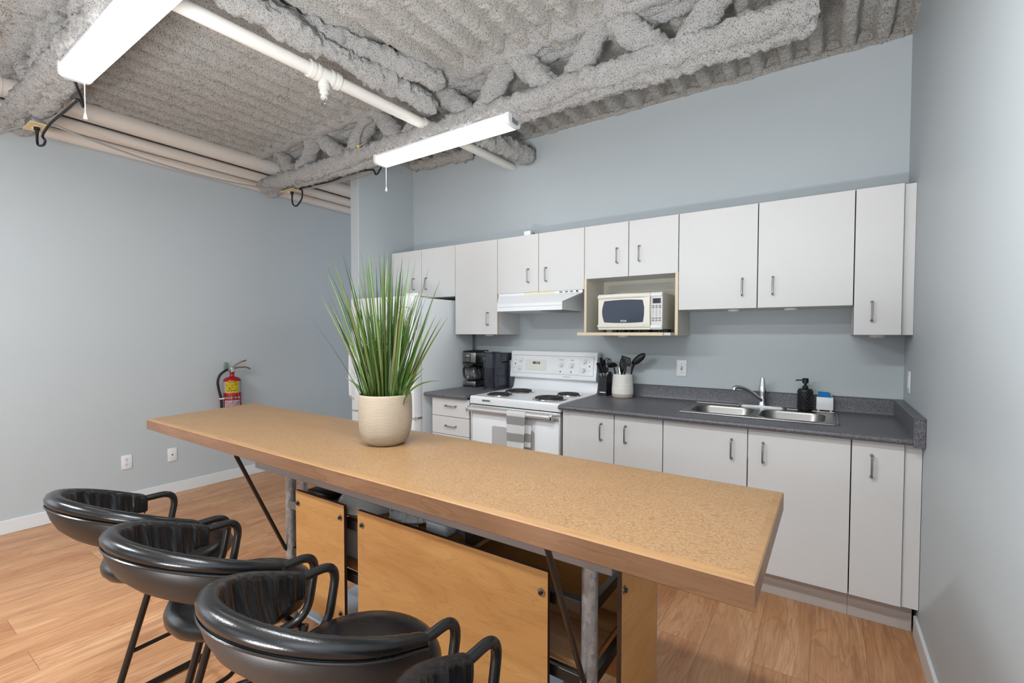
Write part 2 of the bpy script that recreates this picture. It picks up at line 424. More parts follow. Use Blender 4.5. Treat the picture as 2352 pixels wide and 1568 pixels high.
bridging((-2.57, -.86, 2.86), (-2.445, -.01, 2.855), .072, 'short fuzzy sprayed stub beam ending on the kitchen wall beside the pipe', 73)
bridging((-2.80, -2.4, 3.015), (-2.44, -1.10, 2.985), .056, 'fat fuzzy ridge tight under the deck above the sprinkler pipe', 75)
bridging((-3.75, -.12, 3.0), (-3.02, -.06, 3.0), .05, 'lumpy sprayed ledge along the wall top above the fridge corner', 77, FUZZ)

# sprinkler pipe
t = thing('sprinkler_pipe', 'white sprinkler pipe with a tee and small sprinkler head crossing the ceiling', 'sprinkler pipe', (-2.70, -1.78, 2.81))
px = lambda y: -2.636-.0436*(-.0-y)
bm = tube(B(), [(px(y), y, 2.81) for y in np.linspace(-5.5, -.004, 24)], .0355, 24); obj('pipe', bm, PIPEW, t)
def along(bm, y0, y1, r): cyl(bm, (px(y0), y0, 2.81), (px(y1), y1, 2.81), r, None, 28)
bm = B(); along(bm, -1.86, -1.70, .041)
for a, b in ((-1.87, -1.845), (-1.828, -1.815), (-1.745, -1.732), (-1.715, -1.69)): along(bm, a, b, .046)
cyl(bm, (px(-1.78), -1.78, 2.81), (px(-1.78), -1.78, 2.758), .028, None, 24); cyl(bm, (px(-1.78), -1.78, 2.758), (px(-1.78), -1.78, 2.735), .0315, .030, 24)
obj('tee_fitting', bm, PIPEW, t)
bm = B(); along(bm, -1.045, -1.0, .041); obj('coupling', bm, PIPEW, t)
x = px(-1.78); bm = B(); lathe(bm, [(0, .055), (.024, .055), (.024, .03), (.015, .024), (.015, .012), (.019, .012), (.019, .0), (0, 0)], (x, -1.78, 2.68), 16); hd = obj('sprinkler_head', bm, PIPEW, t)
bm = B(); tube(bm, [(x-.012, -1.78, 2.682), (x-.012, -1.78, 2.66), (x, -1.78, 2.645), (x+.012, -1.78, 2.66), (x+.012, -1.78, 2.682)], .0025, 8); cyl(bm, (x, -1.78, 2.68), (x, -1.78, 2.648), .003, None, 8); cyl(bm, (x, -1.78, 2.645), (x, -1.78, 2.642), .014, None, 16)
obj('deflector', bm, CHROME, hd)
# pipes on the left wall
for (xx, zz, r, lab, m) in ((-4.83, 2.972, .068, 'fattest cream pipe, uppermost of the three along the left wall', PIPEC), (-4.915, 2.872, .046, 'middle cream pipe of the three along the left wall', PIPEC), (-4.945, 2.79, .040, 'lowest and thinnest cream pipe along the left wall', PIPEC)):
    t = thing('wall_pipe', lab, 'pipe', (xx, -2.0, zz), 'cream pipes along the left wall')
    obj('pipe', tube(B(), [(xx, -7, zz), (xx, -3, zz), (xx, 1.19, zz)], r, 28), m, t)
    if r > .06: obj('coupling', cyl(B(), (xx, -2.95, zz), (xx, -2.63-.06, zz), r+.006, None, 28), m, t)

# strip lights
def strip(x0, x1, y, zb, label, diff):
    t = thing('strip_light', label, 'ceiling light', ((x0+x1)/2, y, zb), 'strip lights hung under the joists')
    w = .064
    def sec(x, k=1.0, top=False):
        pr = [(-w, .046), (-w, .028), (-w*.95, .014), (-w*.8, .004), (-w*.5, 0), (w*.5, 0), (w*.8, .004), (w*.95, .014), (w, .028), (w, .046)]
        return [(x, y+a*k, zb+.03+(b-.03)*k) for a, b in pr]
    bm = B(); R = [[bm.verts.new(p) for p in sec(x)] for x in (x0+.022, x1-.022)]
    for j in range(9): bm.faces.new((R[0][j], R[0][j+1], R[1][j+1], R[1][j]))
    bmesh.ops.reverse_faces(bm, faces=bm.faces)
    obj('diffuser', bm, DIFF, t)
    bm = B(); box(bm, x0+.02, x1-.02, y-w+.001, y+w-.001, zb+.044, zb+.068, .006, 2); obj('housing', bm, WPLAST, t)
    for a, b in ((x0, x0+.024), (x1-.024, x1)):
        bm = B(); prism(bm, [(y-w*1.03, zb+.066)]+[(p[1], p[2]) for p in sec(0, 1.03)]+[(y+w*1.03, zb+.066)], 'x', a, b); e = obj('end_cap', bm, WPLAST, t)
        if b == x1:
            bm = B(); prism(bm, rrect(y-.03, y+.035, zb+.014, zb+.05, .012), 'x', x1, x1+.003); obj('socket_plate', bm, GREYPL, e)
    for xx in (x0+.06, x1-.06):
        obj('hanger', cyl(B(), (xx, y-.02, zb+.066), (xx, y-.02, zb+.1), .002, None, 6), CHROME, t)
    bm = B(); tube(bm, [(x0+.03, y+.03, zb+.003), (x0+.03, y+.03, zb-.155)], .0022, 6); ch = obj('pull_chain', bm, WPLAST, t)
    bm = B(); lathe(bm, [(0, .03), (.004, .03), (.009, .004), (.009, 0), (0, 0)], (x0+.03, y+.03, zb-.185), 12); obj('pull_knob', bm, WPLAST, ch)
    return t
strip(-3.20, -1.975, -.97, 2.645, 'lit strip light under the joist over the kitchen aisle', 0)
strip(-3.545, -2.32, -2.63, 2.645, 'large lit strip light cut off by the top edge at left', 0)

# junction boxes, plugs and cords
def smooth_path(P, n=8):
    P = [Vector(p) for p in P]; Q = [P[0]]+P+[P[-1]]; out = []
    for i in range(1, len(Q)-2):
        for k in range(n):
            t = k/n; a, b, c, d = Q[i-1], Q[i], Q[i+1], Q[i+2]
            out.append(.5*((2*b)+(c-a)*t+(2*a-5*b+4*c-d)*t*t+(3*b-a-3*c+d)*t**3))
    return out+[P[-1]]
def jbox(x, y, z, lab):
    t = thing('junction_box', lab, 'outlet box', (x, y, z), 'ceiling outlet boxes')
    obj('box', box(B(), x-.082, x+.082, y-.036, y+.036, z, z+.05, .008), GREYMETAL, t)
    cp = obj('cover_plate', box(B(), x-.092, x+.092, y-.042, y+.042, z-.007, z, .002, 1), TAN, t)
    for s in (-.03, .022): obj('socket', cyl(B(), (x+s, y, z-.007), (x+s, y, z-.010), .015, None, 16), CREAM, cp)
    return t
J1, J2 = (-4.46, -2.60, 2.655), (-4.43, -.955, 2.672)
jbox(*J1, 'tan and grey outlet box under the upper left joist')
jbox(*J2, 'small grey outlet box under the joist end at the left wall pipes')
def cord(j, P, lab):
    t = thing('power_cord', lab, 'cord', j, 'light power cords')
    x, y, z = j[0]+.022, j[1], j[2]-.010
    obj('plug', tube(B(), [(x, y, z-.003), (x, y, z-.02), (x, y, z-.022), (x, y, z-.045)], [.015, .015, .010, .008], 12), BLACK, t)
    obj('cable', tube(B(), smooth_path([(x, y, z-.045)]+P), .0068, 8), RUBBER, t)
x, y, z = J1
cord(J1, [(x+.035, y, z-.12), (x+.10, y+.01, z-.135), (x+.15, y+.01, z-.12), (x+.145, y, z-.095), (x+.2, y, z-.075), (x+.30, y+.01, z-.045), (x+.46, y+.03, z-.018), (x+.62, y+.04, z-.004), (x+.66, y+.05, z-.002), (x+.71, y+.05, z-.05), (x+.77, y+.03, z-.03), (x+.83, y+.0, z-.005), (x+.915, y-.03, z+.0)],
     'black cord looping from the upper left outlet box to the big strip light')
x, y, z = J2
cord(J2, [(x+.03, y, z-.12), (x+.09, y, z-.15), (x+.17, y, z-.1), (x+.18, y, z-.03), (x+.14, y, z-.005), (x+.24, y+.03, z+.01), (x+.5, y+.05, z+.005), (x+.8, y+.05, z+.02), (x+1.05, y+.05, z+.0), (x+1.1, y+.05, z-.045), (x+1.16, y+.03, z-.04), (x+1.235, y, z-.01)],
     'black cord running along the joist to the kitchen strip light')
o = obj('conduit', tube(B(), smooth_path([(J1[0]+.05, J1[1]+.02, J1[2]+.03), (J1[0]+.2, J1[1]+.03, J1[2]+.004), (J1[0]+.45, J1[1]+.04, J1[2]-.002), (J1[0]+.62, J1[1]+.04, J1[2]+.003)]), .009, 10), GREYCAB, None, 35, J1)
tag(o, 'grey conduit leaving the upper left outlet box along the joist', 'conduit')
for k, lab in enumerate(('upper grey cable bundled along the kitchen joist', 'lower grey cable bundled along the kitchen joist')):
    d = k*.014
    o = obj('cable', tube(B(), smooth_path([(J2[0]+.05, J2[1]+d, J2[2]+.02-d), (J2[0]+.3, J2[1]+.045+d, J2[2]+.01-d), (J2[0]+.62, J2[1]+.08, J2[2]+.01-d), (J2[0]+.95, J2[1]+.07, J2[2]+.008-d), (J2[0]+1.3, J2[1]+.06, J2[2]+.03)]), .006, 8), GREYCAB, None, 35, J2)
    tag(o, lab, 'cable', 'grey cables along the joist')
pts = []
for i in range(41):
    f = i/40; a = Vector((J1[0]+.082, J1[1]+.02, J1[2]+.02)); b = Vector((J2[0]-.082, J2[1], J2[2]+.02)); p = a.lerp(b, f); p.z -= .075*4*f*(1-f); pts.append(p)
o = obj('armoured_cable', tube(B(), pts, .0065, 8), mat('twisted cable', (176, 172, 166), .4, .5), None, 35, J1); tag(o, 'thin armoured cable sagging between the two outlet boxes', 'cable')
o = obj('armoured_cable', tube(B(), smooth_path([(J1[0]-.08, J1[1], J1[2]+.025), (J1[0]-.3, J1[1]-.05, J1[2]+.04), (-4.99, J1[1]-.1, J1[2]+.03)]), .006, 8), mat('twisted cable', (1, 1, 1)), None, 35, J1); tag(o, 'short armoured cable from the upper left box to the wall', 'cable')
t = thing('wire_stub', 'loose grey wire curling off the joist with a yellow tip', 'wire', (-3.33, -1.05, 2.81))
obj('wire', tube(B(), smooth_path([(-3.18, -1.06, 2.95), (-3.27, -1.07, 2.92), (-3.33, -1.06, 2.86), (-3.345, -1.05, 2.805), (-3.26, -1.05, 2.815)]), .006, 8), GREYCAB, t)
obj('wire_cap', cyl(B(), (-3.36, -1.05, 2.80), (-3.34, -1.05, 2.806), .009, .006, 10), YELLOW, t)

# ------------------------------------------------------------------ kitchen cabinets
def pull(parent, x, y, z, vert=True, h=.1):
    s = .027; a = h/2
    if vert: P = [(x, y, z+a), (x, y-s, z+a), (x, y-s, z-a), (x, y, z-a)]
    else: P = [(x-a, y, z), (x-a, y-s, z), (x+a, y-s, z), (x+a, y, z)]
    bm = B(); tube(bm, fillet(P, .012, 5), .0043, 10)
    for p in (P[0], P[3]): cyl(bm, p, (p[0], p[1]-.005, p[2]), .0075, .006, 12)
    return obj('handle', bm, NICKEL, parent)
def door(t, x0, x1, y, z0, z1, hx=None, hz=None, name='door', vert=True):
    g = .0024; bm = B(); box(bm, x0+g, x1-g, y, y+.018, z0, z1, .0012, 1)
    d = obj(name, bm, MELA, t)
    bm = B()                                      # cream edge band round the leaf
    box(bm, x1-g, x1-g+.0007, y+.001, y+.0175, z0, z1)
    if y > -.5 and x1 < -1.7: obj('edge_band', bm, EDGE, d)
    else: bm.free()
    if hx is not None: pull(d, hx, y, hz, vert)
    return d
def carcass(t, x0, x1, y0, y1, z0, z1, name='body', m=None, w=.016):
    bm = B(); box(bm, x0, x1, y0, y1, z0, z1); o = obj(name, bm, [m or MELA, DKGAP], t)
    for p in o.data.polygons:
        if p.normal.y < -.5: p.material_index = 1     # front coloured dark to stand in for shade in the door gaps
    return o
YU, ZT = -.3254, 2.1336
UP = 'white flat door upper cabinets'
def upper(label, x0, x1, zb, doors, zd=None):
    t = thing('wall_cabinet', label, 'kitchen cabinet', ((x0+x1)/2, 0, zb), UP)
    carcass(t, x0+.0006, x1-.0006, YU+.019, -.001, zb, ZT-.001)
    for (a, b, hx, hz) in doors: door(t, a, b, YU, zd or zb, ZT, hx, hz)
    return t
upper('white two door cabinet over the fridge, leftmost of the upper row', -3.801, -3.0135, 1.697, [(-3.801, -3.411, -3.505, 1.828), (-3.411, -3.0135, -3.35, 1.823)])
upper('tall white single door upper cabinet between fridge and range hood', -3.0135, -2.567, 1.37, [(-3.0135, -2.567, -2.661, 1.497)])
upper('white two door upper cabinet above the range hood', -2.567, -1.8045, 1.694, [(-2.567, -2.184, -2.272, 1.821), (-2.184, -1.8045, -2.115, 1.82)])
upper('wide white two door upper cabinet above the sink', -1.151, -.2483, 1.527, [(-1.151, -.7028, -.782, 1.652), (-.7028, -.2483, -.624, 1.651)])
t = upper('tall narrow white upper cabinet against the right wall', -.2483, -.0478, 1.37, [(-.2483, -.0478, -.171, 1.492)])
obj('filler_strip', box(B(), -.0478, -.001, YU+.03, YU+.05, 1.37, ZT), MELA, t)
# microwave cabinet
t = thing('wall_cabinet', 'white upper cabinet with the open microwave niche and projecting shelf', 'kitchen cabinet', (-1.478, 0, 1.365), UP)
carcass(t, -1.8039, -1.1516, YU+.019, -.001, 1.77, ZT-.001)
for a, b, hx in ((-1.8045, -1.479, -1.558), (-1.479, -1.151, -1.404)): door(t, a, b, YU, 1.764, ZT, hx, 1.909)
for a, b in ((-1.8035, -1.786), (-1.17, -1.152)):
    s = obj('side_panel', box(B(), a, b, YU+.002, -.001, 1.365, 1.77), MEIN, t)
    obj('edge_band', box(B(), a, b, YU+.0005, YU+.002, 1.365, 1.764), EDGE, s)
obj('back_panel', box(B(), -1.786, -1.17, -.012, -.001, 1.383, 1.77), MEIN, t)
s = obj('shelf', box(B(), -1.785, -1.171, -.42, -.012, 1.365, 1.383), MEIN, t)
obj('edge_band', box(B(), -1.805, -1.215, -.432, -.42, 1.364, 1.384), EDGE, s)

# base cabinets
YD, ZB, ZD = -.675, .135, .884
def base(label, x0, x1, doors, zbody=.89, group='white flat door base cabinets'):
    t = thing('base_cabinet', label, 'kitchen cabinet', ((x0+x1)/2, -.3, 0), group)
    carcass(t, x0+.0006, x1-.0006, YD+.019, -.002, ZB, zbody)
    if zbody < .8: obj('front_rail', box(B(), x0+.0006, x1-.0006, YD+.019, YD+.05, zbody, .89), MELA, t)
    obj('toe_kick', box(B(), x0+.0006, x1-.0006, YD+.075, -.002, 0.0005, ZB), mat('grey white toe kick', (196, 190, 186), .5), t)
    for (a, b, hx, hz) in doors: door(t, a, b, YD, ZB, ZD, hx, hz)
    return t
t = base('white two door base cabinet right of the stove', -1.795, -1.1385, [(-1.737, -1.435, -1.518, .764), (-1.435, -1.1385, -1.361, .766)])
obj('filler_strip', box(B(), -1.79, -1.738, YD+.008, YD+.019, ZB, ZD), MELA, t)
base('wide white two door base cabinet under the sink', -1.1385, -.2575, [(-1.1385, -.698, -.775, .761), (-.698, -.2575, -.626, .761)], .72)
t = base('narrow white single door base cabinet beside the right wall', -.2575, -.0615, [(-.2575, -.0615, -.181, .762)])
obj('filler_strip', box(B(), -.0615, -.002, YD+.012, YD+.03, ZB+.0, ZD+.004), MELA, t)
obj('toe_kick', box(B(), -.0618, -.016, YD+.076, YD+.1, .0005, ZB), mat('grey white toe kick', (1, 1, 1)), t)
t = base('white drawer base cabinet between fridge and stove', -2.953, -2.575, [])
for z0, z1 in ((.736, ZD-.006), (.595, .732), (ZB, .591)):
    door(t, -2.953, -2.575, YD, z0, z1, -2.755 if z0 > .5 else -2.755, (z0+z1)/2+(.012 if z0 > .7 else 0), 'drawer', False)

# countertops (post formed, with backsplash)
ZTOP = .913
def top_prof(back=True):
    p = [(-.69, ZTOP-.031), (-.715, ZTOP-.029), (-.722, ZTOP-.02), (-.722, ZTOP-.011), (-.716, ZTOP-.003), (-.704, ZTOP), (-.04, ZTOP), (-.026, ZTOP+.006), (-.022, ZTOP+.02), (-.022, ZTOP+.088), (-.016, ZTOP+.094), (-.001, ZTOP+.094), (-.001, ZTOP-.02), (-.69, ZTOP-.02)]
    return p
SX0, SX1, SY0, SY1 = -1.075, -.325, -.525, -.115       # sink cut out
t = thing('countertop', 'long speckled grey countertop with the sink, right of the stove', 'countertop', (-.9, -.36, ZTOP))
bm = B(); prism(bm, top_prof(), 'x', -1.80, SX0); prism(bm, top_prof(), 'x', SX1, -.042)
P = top_prof(); prism(bm, P[:6]+[(SY0, ZTOP), (SY0, ZTOP-.02), (-.69, ZTOP-.02)], 'x', SX0, SX1); prism(bm, [(SY1, ZTOP)]+P[6:13]+[(SY1, ZTOP-.02)], 'x', SX0, SX1)
obj('top', bm, COUNTER, t, 40)
obj('side_splash', box(B(), -.042, -.001, -.735, -.001, ZTOP-.035, ZTOP+.095, .002, 1), COUNTER, t)
t = tag(obj('countertop', prism(B(), top_prof(), 'x', -3.0, -2.58), COUNTER, None, 40, (-2.79, -.36, ZTOP)), 'short grey countertop left of the stove, holding the coffee machines', 'countertop')

# sink
t = thing('sink', 'stainless steel double bowl sink set into the grey counter', 'sink', (-.70, -.32, ZTOP))
def bowl(bm, x0, x1, y0, y1, zt, dep, r):
    rings = []
    for k, (ins, z, rr) in enumerate(((-.012, zt, r+.012), (0, zt-.002, r), (.004, zt-.012, r), (.012, zt-dep*.8, r), (.035, zt-dep, r*.8))):
        rings.append([(x, y, z) for x, y in rrect(x0+ins, x1-ins, y0+ins, y1-ins, rr, 6)])
    R = [[bm.verts.new(p) for p in q] for q in rings]; n = len(R[0])
    for i in range(len(R)-1):
        for j in range(n): bm.faces.new((R[i][j], R[i][(j+1) % n], R[i+1][(j+1) % n], R[i+1][j]))
    bm.faces.new(R[-1]); return R[0]
zs = ZTOP+.004
def rim():
    bm = B(); bx = [(SX0+.035, -.715, SY0+.03, SY1-.075), (-.675, SX1-.035, SY0+.03, SY1-.075)]
    out = [(SX0-.02, SY0-.02), (SX1+.02, SY0-.02), (SX1+.02, SY1+.025), (SX0-.02, SY1+.025)]
    # rim plate as strips around the two bowls
    xs = [SX0-.02, bx[0][0], bx[0][1], bx[1][0], bx[1][1], SX1+.02]; ys = [SY0-.02, bx[0][2], bx[0][3], SY1+.025]
    return bm, bx, xs, ys
bm, bx, xs, ys = rim()
for i in range(5):
    for j in range(3):
        if j == 1 and i in (1, 3): continue
        box(bm, xs[i], xs[i+1], ys[j], ys[j+1], zs-.003, zs)
bmesh.ops.remove_doubles(bm, verts=bm.verts, dist=1e-5)
for b in bx:                                        # corner fillets between the square opening and rounded bowl
    r = .07
    for cx, cy, sx, sy in ((b[0], b[2], 1, 1), (b[1], b[2], -1, 1), (b[1], b[3], -1, -1), (b[0], b[3], 1, -1)):
        poly = [(cx, cy)]+[(cx+sx*(r-r*math.cos(a)), cy+sy*(r-r*math.sin(a))) for a in np.linspace(0, PI/2, 8)]
        prism(bm, poly if sx*sy > 0 else poly[::-1], 'z', zs-.003, zs)
obj('rim', bm, SS, t, 30)
bm = B(); tube(bm, [(x, y, zs-.001) for x, y in rrect(SX0-.02, SX1+.02, SY0-.02, SY1+.025, .02)], .004, 8, True); obj('rolled_edge', bm, SS, t)
for b in bx:
    bm = B(); bowl(bm, b[0]+.001, b[1]-.001, b[2]+.001, b[3]-.001, zs, .17, .07); o = obj('bowl', bm, SS, t, 50)
    cx, cy = (b[0]+b[1])/2, (b[2]+b[3])/2; obj('drain', lathe(B(), [(.04, .001), (.036, .003), (.03, .001), (0, .001)], (cx, cy, zs-.17), 20), CHROME, o)

# faucet
t = thing('faucet', 'chrome single lever kitchen faucet behind the sink', 'faucet', (-.69, -.085, zs))
bm = B(); prism(bm, rrect(-.822, -.556, -.113, -.059, .026, 8), 'z', zs, zs+.012); bmesh.ops.bevel(bm, geom=[e for e in bm.edges if all(v.co.z > zs+.01 for v in e.verts)], offset=.006, segments=3, affect='EDGES'); obj('base_plate', bm, CHROME, t)
obj('body', lathe(B(), [(0, .0), (.026, .0), (.024, .012), (.021, .05), (.023, .085), (0, .085)], (-.69, -.086, zs+.012), 24), CHROME, t)
obj('lever_handle', lathe(B(), [(0, .0), (.024, .0), (.0245, .012), (.019, .045), (.0125, .08), (.010, .092), (0, .094)], (-.69, -.086, zs+.092), 24), CHROME, t)
bm = B(); tube(bm, smooth_path([(-.69, -.092, zs+.035), (-.71, -.115, zs+.058), (-.752, -.15, zs+.098), (-.785, -.178, zs+.12), (-.815, -.2, zs+.128), (-.83, -.213, zs+.124), (-.834, -.216, zs+.11)]), [.0125]*49, 14); obj('spout', bm, CHROME, t)

# soap dispenser
cx, cy, z0 = -.463, -.085, zs
t = thing('soap_dispenser', 'black dimpled soap pump bottle behind the sink', 'soap dispenser', (cx, cy, z0))
bm = B(); lathe(bm, [(0, 0), (.036, 0), (.039, .004), (.039, .118), (.037, .127), (.03, .131), (.013, .131), (0, .131)], (cx, cy, z0), 36)
for k in range(9):
    for j in range(16):
        a = 2*PI*(j+(k % 2)/2)/16; z = .014+k*.0122
        p = Vector((cx+.0385*math.cos(a), cy+.0385*math.sin(a), z0+z))
        m = Matrix.Translation(p) @ Matrix.Rotation(a, 4, 'Z') @ Matrix.Diagonal((.004, .0066, .0066, 1))
        bmesh.ops.create_icosphere(bm, subdivisions=1, radius=1, matrix=m)
obj('bottle', bm, mat('matte black ceramic', (20, 20, 21), .38), t, 60)
bm = B(); lathe(bm, [(.014, .131), (.0155, .133), (.0155, .147), (.008, .149), (.008, .163), (.0165, .163), (.0165, .19), (.014, .193), (0, .193)], (cx, cy, z0), 20); obj('pump', bm, BLACK, t)
obj('nozzle', tube(B(), fillet([(cx-.01, cy, z0+.181), (cx-.035, cy-.003, z0+.181), (cx-.05, cy-.005, z0+.178)], .01, 4), .0042, 10), BLACK, t)

# sponge holder, sponge
t = tag(obj('sponge_holder', B(), CREAM), 'small square white sponge holder at the sink corner', 'sponge holder')
bm = B(); x0, x1, y0, y1 = -.407, -.322, -.085, -.03
box(bm, x0, x1, y0, y1, zs+.008, zs+.085, .006)
top = [f for f in bm.faces if f.normal.z > .9 and f.calc_area() > .001 and f.calc_center_median().z > zs+.05]
bmesh.ops.inset_region(bm, faces=top, thickness=.004)
for v in {v for f in top for v in f.verts}: v.co.z -= .06
for a in (x0+.012, x1-.012):
    for b in (y0+.012, y1-.012): cyl(bm, (a, b, zs), (a, b, zs+.012), .006, None, 10)
bpy.data.objects.remove(t)
tag(obj('sponge_holder', bm, WPLAST, None, 35, ((x0+x1)/2, -.058, zs)), 'small square white sponge holder at the sink corner', 'sponge holder')
t = thing('sponge', 'blue scouring sponge standing in the white holder', 'sponge', (-.365, -.057, zs+.03))
bm = B(); prism(bm, [(-.397, zs+.03), (-.34, zs+.03), (-.333, zs+.09), (-.343, zs+.113), (-.40, zs+.116), (-.396, zs+.09)], 'y', -.068, -.054); obj('scouring_side', bm, BLUESP, t)
bm = B(); prism(bm, [(-.392, zs+.03), (-.334, zs+.03), (-.328, zs+.088), (-.336, zs+.108), (-.394, zs+.11)], 'y', -.054, -.04); obj('foam_side', bm, YELSP, t)

# ------------------------------------------------------------------ range
RX0, RX1, RF = -2.574, -1.806, -.665
t = thing('range', 'white freestanding coil burner stove with backguard controls', 'stove', ((RX0+RX1)/2, -.35, 0))
obj('body', box(B(), RX0+.004, RX1-.004, RF+.05, -.03, .03, .868), WHITE, t)
bm = B(); prism(bm, [(RF-.002, .856), (RF-.006, .866), (RF-.006, .902), (RF+.004, .912), (-.11, .913), (-.082, .92), (-.07, .94), (-.066, 1.018), (-.03, 1.018), (-.03, .856)], 'x', RX0+.001, RX1-.001)
bmesh.ops.bevel(bm, geom=[e for e in bm.edges if abs(e.verts[0].co.x-e.verts[1].co.x) < 1e-5 and e.verts[0].co.z > .86 and e.verts[1].co.z > .86 and max(e.verts[0].co.y, e.verts[1].co.y) < -.05], offset=.005, segments=2, affect='EDGES')
ct = obj('cooktop', bm, WHITE, t, 40)
bm = B(); box(bm, -2.458, -2.382, RF-.0085, RF-.005, .876, .893, .0015, 1); bd = obj('badge', bm, CHROME, ct)
bm = B()
for k in range(12): box(bm, -2.452+k*.0055, -2.4485+k*.0055, RF-.0095, RF-.0084, .881, .889)
obj('badge_print', bm, DTXT, bd)
for (cx, cy, R) in ((-2.389, -.262, .098), (-2.398, -.53, .08), (-1.986, -.497, .1), (-1.968, -.232, .08)):
    z = .9135
    pan = lathe(B(), [(R*1.22, 0), (R*1.2, .004), (R*1.06, .003), (R*.9, -.004), (R*.4, -.012), (0, -.012)], (cx, cy, z+.002), 40)
    b = obj('burner', pan, CHROME, t)
    bm = B(); pts = []
    turns = 4.6
    for i in range(int(turns*30)+1):
        a = i/30*2*PI; r = R*(.28+.72*i/(turns*30)); pts.append((cx+r*math.cos(a), cy+r*math.sin(a), z+.009))
    tube(bm, pts, .0058, 8); cyl(bm, (cx, cy, z+.004), (cx, cy, z+.012), R*.24, None, 20)
    obj('coil', bm, mat('burner coil', (34, 32, 30), .5), b)
    bm = B()
    for k in range(3):
        a = 2*PI*k/3+.5; cyl(bm, (cx, cy, z+.002), (cx+R*math.cos(a), cy+R*math.sin(a), z+.002), .003, None, 6)
    obj('coil_support', bm, CHROME, b)
# backguard: tilted control panel
def bgp(x, z, d=0):      # point on the sloping face
    f = (z-1.02)/.212; return Vector((x, -.112+.030*f-d, z))
bm = B(); prism(bm, [(-.112, 1.02), (-.082, 1.222), (-.074, 1.232), (-.028, 1.232), (-.028, 1.018), (-.104, 1.012)], 'x', RX0-.012, RX1+.003)
bg = obj('backguard', bm, WHITE, t, 40)
bm = B()
fr = [(-2.572, 1.052), (-1.829, 1.052), (-1.829, 1.198), (-2.572, 1.198)]
for i in range(4):
    a, b = fr[i], fr[(i+1) % 4]; tube(bm, [bgp(a[0], a[1], .0002), bgp(b[0], b[1], .0002)], .0016, 4)
tube(bm, [bgp(-2.21, 1.185, 0), bgp(-1.945, 1.185, 0)], .0007, 4); tube(bm, [bgp(-2.21, 1.062, 0), bgp(-1.945, 1.062, 0)], .0007, 4); tube(bm, [bgp(-1.945, 1.185, 0), bgp(-1.945, 1.062, 0)], .0007, 4)
obj('panel_groove', bm, mat('groove grey', (176, 178, 182), .5), bg)
def onface(bm, x, z, d=.0006):
    ang = math.atan2(.030, .212)
    p = bgp(x, z, d); bm.transform(Matrix.Translation(p) @ Matrix.Rotation(PI/2-ang, 4, 'X')); return bm
for (x, z) in ((-2.488, 1.159), (-2.494, 1.093), (-2.105, 1.13), (-2.013, 1.126), (-1.905, 1.16), (-1.91, 1.094)):
    bm = B(); lathe(bm, [(.0185, 0), (.0185, .003), (.0145, .005), (.0135, .016), (.012, .018), (0, .018)], (0, 0, 0), 24)
    box(bm, -.004, .004, -.015, .015, .006, .024, .0015, 1)
    k = obj('knob', onface(bm, x, z, 0), WHITE, t)
    bm = B()
    for j in range(9):
        a = math.radians(-220+j*35); m = B(); box(m, -.0008, .0008, -.0022, .0022, 0, .0006); m.transform(Matrix.Translation((.026*math.cos(a), .026*math.sin(a), 0)) @ Matrix.Rotation(a+PI/2, 4, 'Z'))
        me = bpy.data.meshes.new('q'); m.to_mesh(me); m.free(); bm.from_mesh(me); bpy.data.meshes.remove(me)
    obj('dial_print', onface(bm, x, z, .0003), DTXT, k)
bm = B(); prism(bm, rrect(-.097, .097, -.044, .044, .004), 'z', 0, .001); cpn = obj('clock_panel', onface(bm, -2.34, 1.119), mat('pale panel', (214, 213, 206), .4), bg)
bm = B(); prism(bm, rrect(-.034, .034, -.0095, .0095, .002), 'z', .001, .0022); dd = obj('clock_display', onface(bm, -2.336, 1.138), LCD, cpn)
bm = text('8:05', .017, .0003); onface(bm, -2.326, 1.138, .003); obj('digits', bm, LEDTXT, dd)
for (x, z) in [(-2.408+i*.0278, 1.104) for i in range(6)]+[(-2.405, 1.139), (-2.268, 1.139)]:
    bm = B(); prism(bm, rrect(-.0105, .0105, -.0095, .0095, .006), 'z', .001, .0022); b = obj('button', onface(bm, x, z), mat('button face', (224, 224, 220), .4), cpn)
    bm = B(); box(bm, -.003, .003, -.0015, .0015, .0022, .0026); obj('button_print', onface(bm, x, z), DTXT, b)
for (x, z, m) in ((-2.541, 1.124, DTXT), (-2.111, 1.076, DTXT), (-2.018, 1.077, RED), (-1.863, 1.125, RED)):
    bm = B(); lathe(bm, [(.0058, 0), (.005, .002), (0, .0028)], (0, 0, 0), 14); obj('indicator_light', onface(bm, x, z, 0), m, bg)
for (x, z, w) in ((-2.105, 1.168, .05), (-2.013, 1.168, .03), (-2.05, 1.036, .07), (-2.542, 1.16, .01), (-2.545, 1.092, .01), (-1.862, 1.16, .01), (-1.864, 1.09, .01)):
    n = max(2, int(w/.006)); bm = B()
    for k in range(n):
        p = bgp(x-w/2+w*(k+.5)/n, z, .0004); box(bm, p.x-.0032, p.x+.0021, p.y-.0003, p.y+.0003, z-.0018, z+.0018)
    obj('panel_print', bm, mat('grey print', (120, 124, 130), .5), bg)
